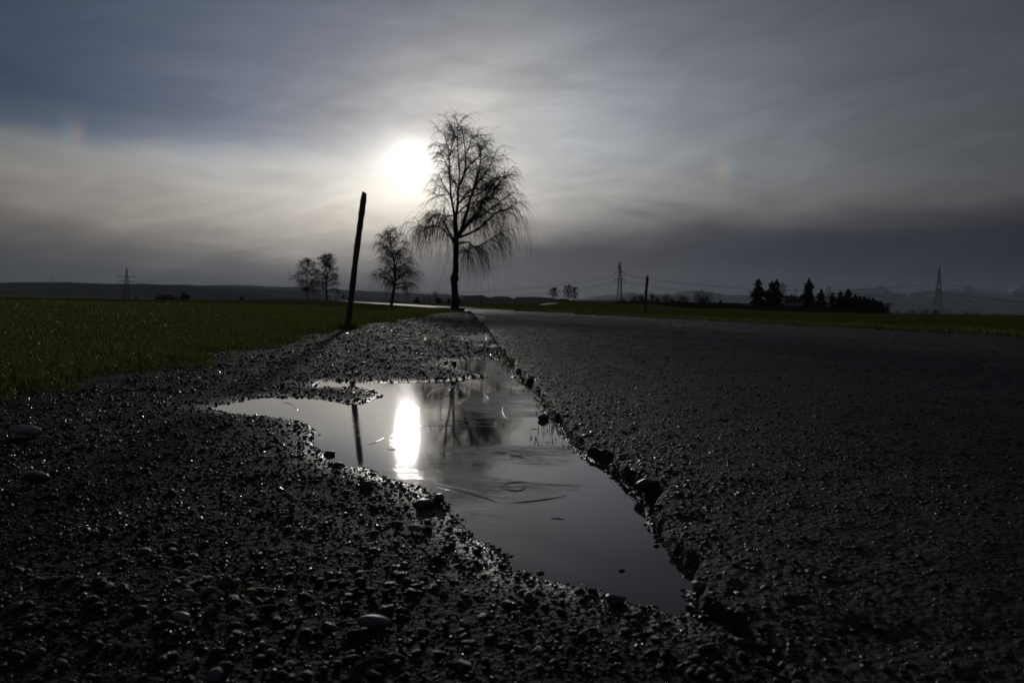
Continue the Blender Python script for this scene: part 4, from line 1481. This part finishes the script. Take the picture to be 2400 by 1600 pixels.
obj('dark_slope', np_mesh('dark_slope', np.stack([_Xs, _R, _Zs], -1).reshape(-1, 3), grid_faces(130, 40).reshape(-1, 4)), simple('dark_slope_cover', (0.026, 0.030, 0.015), 0.95, 0.0, 0.4, 0.8, 0.3, 1.2), kind='structure')  # uneven sheet following the slope, darker than the meadow around it

# ------------------------------------------------------------------ buildings
def barn():
    s = 330 / F
    bx, by = at(391, 330)
    z0 = CAM_H + (hor(391) - 706) * s
    root = empty('hay_barn', (bx, by, z0), 'long dark barn with low hipped roof beyond the left field crest', 'barn')
    w, d, h = 43 * s, 6.0, 8.5 * s
    hr = 6.5 * s
    mb = MB(); mb.box((0, 0, h / 2), (w * .94, d * .9, h)); mb.build('wall', BOARD, root)
    mb = MB()
    e = w / 2 + .3; k = w * .36; f_ = d / 2 + .3
    A = [(-e, -f_, h), (e, -f_, h), (e, f_, h), (-e, f_, h)]; R0, R1 = (-k, 0, h + hr), (k, 0, h + hr)
    mb.poly([A[0], A[1], R1, R0]); mb.poly([A[2], A[3], R0, R1]); mb.poly([A[1], A[2], R1]); mb.poly([A[3], A[0], R0]); mb.poly(A[::-1])
    mb.build('roof', ROOFD, root)
    for i in range(3):
        mb = MB(); mb.box((-w * .3 + i * w * .3, -d * .45 - .03, h * .42), (w * .16, .06, h * .8)); mb.build('door', ROOFD, root)


barn()


def farmhouse():
    dist = 318; s = dist / F
    bx, by = at(1850, dist)
    z0 = CAM_H + (hor(1850) - 711) * s
    root = empty('farmhouse', (bx, by, z0), 'white walled farmhouse with wide red tiled roof among the spruces', 'house', rz=.12)
    w, d, h, hr = 44 * s, 8.0, 8.5 * s, 10 * s
    mb = MB(); mb.box((0, 0, h / 2 - .5), (w, d, h + 1)); mb.poly([(-w / 2, -d / 2, h), (-w / 2, d / 2, h), (-w / 2 + .01, 0, h + hr * .9)])
    mb.build('wall', PLASTER, root)
    mb = MB()
    e = w / 2 + .7; f_ = d / 2 + .8; k = w * .30
    zb = h - .35
    for lo in (0,):
        A = [(-e, -f_, zb), (e, -f_, zb), (e, f_, zb), (-e, f_, zb)]; R0, R1 = (-k, 0, h + hr), (k, 0, h + hr)
        mb.poly([A[0], A[1], R1, R0]); mb.poly([A[2], A[3], R0, R1]); mb.poly([A[1], A[2], R1]); mb.poly([A[3], A[0], R0]); mb.poly(A[::-1])
    rf = mb.build('roof', ROOFR, root)
    mb = MB(); mb.box((w * .12, .4, h + hr), (.7, .7, 1.5)); mb.build('chimney', PLASTER, rf)
    for i in range(5):
        x_ = -w * .4 + i * w * .2
        if i == 2:
            m_ = MB(); m_.box((x_, -d / 2 - .03, .9), (1.0, .08, 2.0)); m_.build('door', BOARD, root)
            continue
        m_ = MB(); m_.box((x_, -d / 2 - .03, h * .6), (.95, .06, .9)); wn = m_.build('window', BOARD, root)
        m_ = MB(); m_.box((x_, -d / 2 - .07, h * .6), (.75, .03, .7)); m_.build('pane', GLASS, wn)


farmhouse()


def hut():
    dist = 325; s = dist / F
    bx, by = at(1688, dist)
    z0 = CAM_H + (hor(1688) - 711) * s
    root = empty('field_hut', (bx, by, z0), 'tiny dark hut on the bare brow right of the dome shaped trees', 'hut')
    mb = MB(); mb.box((0, 0, .5), (1.0, 1.0, 1.4)); mb.build('wall', BOARD, root)
    mb = MB(); mb.poly([(-.65, -.65, 1.2), (.65, -.65, 1.2), (.65, .65, 1.45), (-.65, .65, 1.45)]); mb.box((0, 0, 1.35), (1.2, 1.2, .08)); mb.build('roof', ROOFD, root)


hut()


def road_signs():
    dist = 200; s = dist / F
    bx, by = at(805, dist)
    z0 = CAM_H + (hor(805) - 706) * s
    root = empty('road_sign', (bx, by, z0), 'post with two round road signs one above the other at the road end', 'sign')
    mb = MB(); mb.tube([(0, 0, -.4), (0, 0, 15.5 * s)], .05, 8); mb.build('post', STEEL, root)
    for zz, r_, dx in ((13.3 * s, .34, .04), (8.6 * s, .30, -.04)):
        mb = MB(); mb.tube([(dx, -.07, zz), (dx, -.10, zz)], r_, 20); mb.build('sign_disc', SIGNM, root)


road_signs()

# ------------------------------------------------------------------ pylons and cables
ARM_ENDS = {}


def pylon(key, px, dist, base_y, top_y, arms, base_w, label, rz=0.0, thick=.11, extras=None):
    s = dist / F
    bx, by = at(px, dist)
    H = (base_y - top_y) * s
    z0 = CAM_H + (hor(px) - base_y) * s
    root = empty('pylon', (bx, by, z0), label, 'pylon', 'electricity pylons', rz)
    waist = arms[-1][0] * H
    def half(z):
        return np.interp(z, [0, waist, H], [base_w / 2, base_w * .26, .12])
    zs = list(np.concatenate([np.linspace(0, waist, 9), np.linspace(waist, H, 8)[1:]]))
    for sx_, sy_ in ((-1, -1), (1, -1), (1, 1), (-1, 1)):
        mb = MB(); mb.tube([(half(z_) * sx_, half(z_) * sy_, z_) for z_ in zs], thick, 4); mb.build('leg', STEEL, root)
    mb = MB()
    for i in range(len(zs) - 1):
        a_, b_ = zs[i], zs[i + 1]
        for (p, q) in (((-1, -1), (1, -1)), ((1, -1), (1, 1)), ((1, 1), (-1, 1)), ((-1, 1), (-1, -1))):
            mb.tube([(half(a_) * p[0], half(a_) * p[1], a_), (half(b_) * q[0], half(b_) * q[1], b_)], thick * .6, 3)
            mb.tube([(half(a_) * q[0], half(a_) * q[1], a_), (half(b_) * p[0], half(b_) * p[1], b_)], thick * .6, 3)
    mb.build('lattice_bracing', STEEL, root)
    ends = []
    for frac, wpx in arms:
        z_ = frac * H; hw = wpx * s / 2; hh_ = half(z_)
        rise = H * .028
        mb = MB()
        for sg_ in (-1, 1):
            for sy_ in (-1, 1):
                mb.tube([(hh_ * sg_ * .5, hh_ * sy_, z_), (hw * sg_, 0, z_)], thick * .8, 4)
                mb.tube([(hh_ * sg_ * .5, hh_ * sy_, z_ + rise), (hw * sg_, 0, z_ + .15)], thick * .8, 4)
            for k_ in range(1, 5):
                t_ = k_ / 5
                mb.tube([(hw * sg_ * t_, 0, z_), (hw * sg_ * (t_ - .1), 0, z_ + rise * (1 - t_ + .1))], thick * .5, 3)
        arm = mb.build('crossarm', STEEL, root)
        for sg_ in (-1, 1):
            mb = MB(); mb.tube([(hw * sg_ * .97, 0, z_), (hw * sg_ * .97, 0, z_ - 1.2)], .10, 5); mb.build('insulator', CABLE, arm)
            e = Matrix.Rotation(rz, 3, 'Z') @ Vector((hw * sg_ * .97, 0, z_ - 1.2))
            ends.append((bx + e.x, by + e.y, z0 + e.z))
    if extras:
        mb = MB()
        mb.tube([(-.9, 0, H * .80), (-.9, 0, H * .955)], .28, 6)
        mb.tube([(-.9, 0, H * .86), (0, 0, H * .86)], .1, 4)
        mb.build('antenna', STEEL, root)
        mb = MB(); mb.tube([(half(0) * .8, -.5, 0), (.5, -.4, H * .84)], .17, 5); mb.build('leg_shade', CABLE, root)  # dark tube added for the shade on the right-hand leg
    ARM_ENDS[key] = ends


pylon('a', 297, 640, 706, 627, [(.72, 46), (.58, 47)], 4.3, 'hazy pylon with two wide crossarms beyond the left field', 0.0, .14)
pylon('b', 743, 560, 709, 634, [(.74, 40), (.60, 42)], 4.0, 'pylon standing behind the far pair of birches', .2, .10)
pylon('c', 1451, 430, 712, 615, [(.75, 23), (.58, 24)], 2.9, 'pylon with panel antenna on top behind the bush row', .2, .10, True)
pylon('d', 2197, 480, 738, 626, [(.70, 26), (.52, 26)], 4.8, 'narrow looking lattice pylon standing right of the dark spruce wood', 1.35, .12)


def cable(p, q, sag, label):
    mb = MB(); pts = []
    for i in range(25):
        t_ = i / 24
        pts.append((p[0] + (q[0] - p[0]) * t_, p[1] + (q[1] - p[1]) * t_, p[2] + (q[2] - p[2]) * t_ - 4 * sag * t_ * (1 - t_)))
    c0 = Vector(pts[0])
    mb.tube([Vector(w) - c0 for w in pts], .05, 3)
    o = mb.build('power_cable', CABLE, None, True, label=label, cat='cable', group='power cables')
    o.location = c0


CB = (', upper arm, outer end', ', upper arm, other end', ', lower arm, outer end', ', lower arm, other end')
spans = (('a', 'b', 9.0, 'power cable, left pylon to birch pylon'), ('b', 'c', 9.5, 'power cable, birch pylon to antenna pylon'),
         ('c', 'd', 6.5, 'power cable, antenna pylon to narrow pylon'))
for k1, k2, sg_, lab in spans:
    for i in range(4):
        cable(ARM_ENDS[k1][i], ARM_ENDS[k2][i], sg_, lab + CB[i])
ex = at(2900, 620)
for i in range(4):
    p = ARM_ENDS['d'][i]
    cable(p, (ex[0], ex[1] + 3 * i, p[2] - 1), 6, 'power cable leaving the narrow pylon' + CB[i])

# white steam rising behind the birch pair
sx_, sy_ = at(783, 620)
s = 620 / F
mb = MB()
rs_ = random.Random(5)
vs, fs = [], []
st = empty('steam_plume', (sx_, sy_, CAM_H + (hor(783) - 702) * s), 'small white drifting steam plume beside the higher far birch', 'steam')
STEAM, t, b, oc = mat('steam')
b.inputs['Base Color'].default_value = (0.9, 0.9, 0.92, 1)
b.inputs['Roughness'].default_value = 1.0
b.inputs['Alpha'].default_value = 0.45
sv_, sf_ = ico(2)
for k in range(11):
    t_ = k / 10
    r_ = (.45 + 1.0 * t_) * .9
    p = np.array([-10.5 * s * t_ + rs_.gauss(0, .3), rs_.gauss(0, .3), 12.0 * s * t_ ** .8 + rs_.gauss(0, .2)])
    vs.append(sv_ * r_ * (1 + .15 * np.array([rs_.gauss(0, 1) for _ in range(len(sv_))])[:, None]) + p)
    fs.append(sf_ + k * len(sv_))
obj('puffs', np_mesh('puffs', np.concatenate(vs), np.concatenate(fs)), STEAM, st, kind='stuff')

# ------------------------------------------------------------------ hills and mountains
def ridge(name, dist, pts, depth, material, seed, rough=.6, base=-16.0, spiky=0.0):
    """pts: (pixel column, pixel row of the crest)"""
    xs = np.linspace(pts[0][0], pts[-1][0], 260)
    crest = np.interp(xs, [p[0] for p in pts], [p[1] for p in pts])
    h = np.array([CAM_H + (hor(a_) - b_) * dist / F for a_, b_ in zip(xs, crest)])
    h = h + fbm(xs * .02, xs * 0, 4, seed) * rough * dist / F + (fbm(xs * .35, xs * 0, 3, seed + 5) * spiky * dist / F)
    X0 = np.array([at(a_, dist)[0] for a_ in xs])
    m = 15
    w = np.linspace(-1, 1, m)
    V = []
    for j in w:
        k_ = (1 - abs(j)) ** .9 if True else 0
        yy_ = dist + j * depth + fbm(xs * .03, xs * 0 + j * 2, 3, seed + 9) * depth * .15
        zz = base + (h - base) * (k_ if abs(j) > 1e-6 else 1.0)
        zz = zz + fbm(xs * .06, xs * 0 + j * 3, 4, seed + 2) * (h - base) * .12 * (1 - k_) * 2 * (abs(j) < 1)
        V.append(np.stack([X0 * yy_ / dist, yy_, zz], -1))
    V = np.stack(V).reshape(-1, 3)
    me = np_mesh(name, V, grid_faces(m, len(xs)).reshape(-1, 4))
    return obj(name, me, material, kind='structure')


ridge('hills', 4200, [(-900, 655), (0, 662), (60, 662), (150, 660), (240, 665), (330, 665), (420, 670), (480, 676), (560, 684), (640, 692), (720, 700)], 700, FOREST, 11, 1.6, spiky=.8)
ridge('hills', 5600, [(200, 676), (360, 668), (420, 667), (500, 670), (560, 675), (640, 679), (700, 684), (760, 690), (900, 698), (1050, 704)], 800, FOREST, 12, 1.6, spiky=.7)
ridge('hills', 7600, [(380, 672), (500, 668), (560, 668), (620, 671), (700, 673), (780, 678), (860, 682), (960, 686), (1100, 692), (1240, 702)], 900, FIELDS, 13, 1.8, spiky=.6)
ridge('hills', 3000, [(1060, 712), (1085, 702), (1085.5, 693), (1130, 691), (1150, 700), (1153, 698), (1156, 694), (1190, 695), (1205, 700), (1208, 696), (1240, 695), (1290, 697), (1330, 705), (1480, 708)], 500, FOREST, 14, .8, spiky=1.2)
ridge('hills', 5200, [(900, 706), (1000, 698), (1150, 700), (1300, 704), (1420, 702), (1560, 704), (1700, 712)], 700, FIELDS, 15, .8, spiky=.6)
ridge('mountains', 11800, [(1250, 714), (1400, 694), (1470, 684), (1540, 694), (1620, 680), (1720, 690), (1850, 694), (1950, 684), (2010, 678), (2040, 672), (2060, 668), (2085, 680), (2120, 690), (2150, 680), (2210, 672), (2240, 676), (2265, 667),
                         (2290, 680), (2340, 684), (2370, 676), (2390, 668), (2420, 676), (2600, 664), (2800, 680), (3300, 690)], 1300, MOUNT, 16, 4.0, spiky=3.0)

# antenna on the hill
bx, by = at(123, 4200)
mb = MB()
mb.tube([(0, 0, -6), (0, 0, 20)], [1.6, .8], 6)
mb.build('mast', STEEL, None, label='tiny antenna mast on the crest of the left hill', cat='mast').location = (bx, by, CAM_H + (hor(123) - 661) * 4200 / F)
mbx = [o for o in COL.objects if o.name.startswith('mast')][0]
for _z, _w in ((9, 4), (14, 3)):
    m2 = MB(); m2.box((0, 0, _z), (_w, _w, 2)); m2.build('antenna_platform', STEEL, mbx)

# ------------------------------------------------------------------ haze
HAZE = bpy.data.materials.new('haze')
HAZE.use_nodes = True
ht = HAZE.node_tree
ht.nodes.clear()
hv = ht.nodes.new('ShaderNodeVolumePrincipled')
hv.inputs['Color'].default_value = (0.78, 0.86, 0.98, 1)
hv.inputs['Density'].default_value = 2.4e-5
hv.inputs['Anisotropy'].default_value = 0.35
ho = ht.nodes.new('ShaderNodeOutputMaterial')
ht.links.new(hv.outputs[0], ho.inputs['Volume'])
mb = MB()
mb.box((0, 0, 280), (29000, 29000, 610))
mb.build('haze', HAZE, None, kind='stuff', label='pale winter haze over the whole plain', cat='haze')
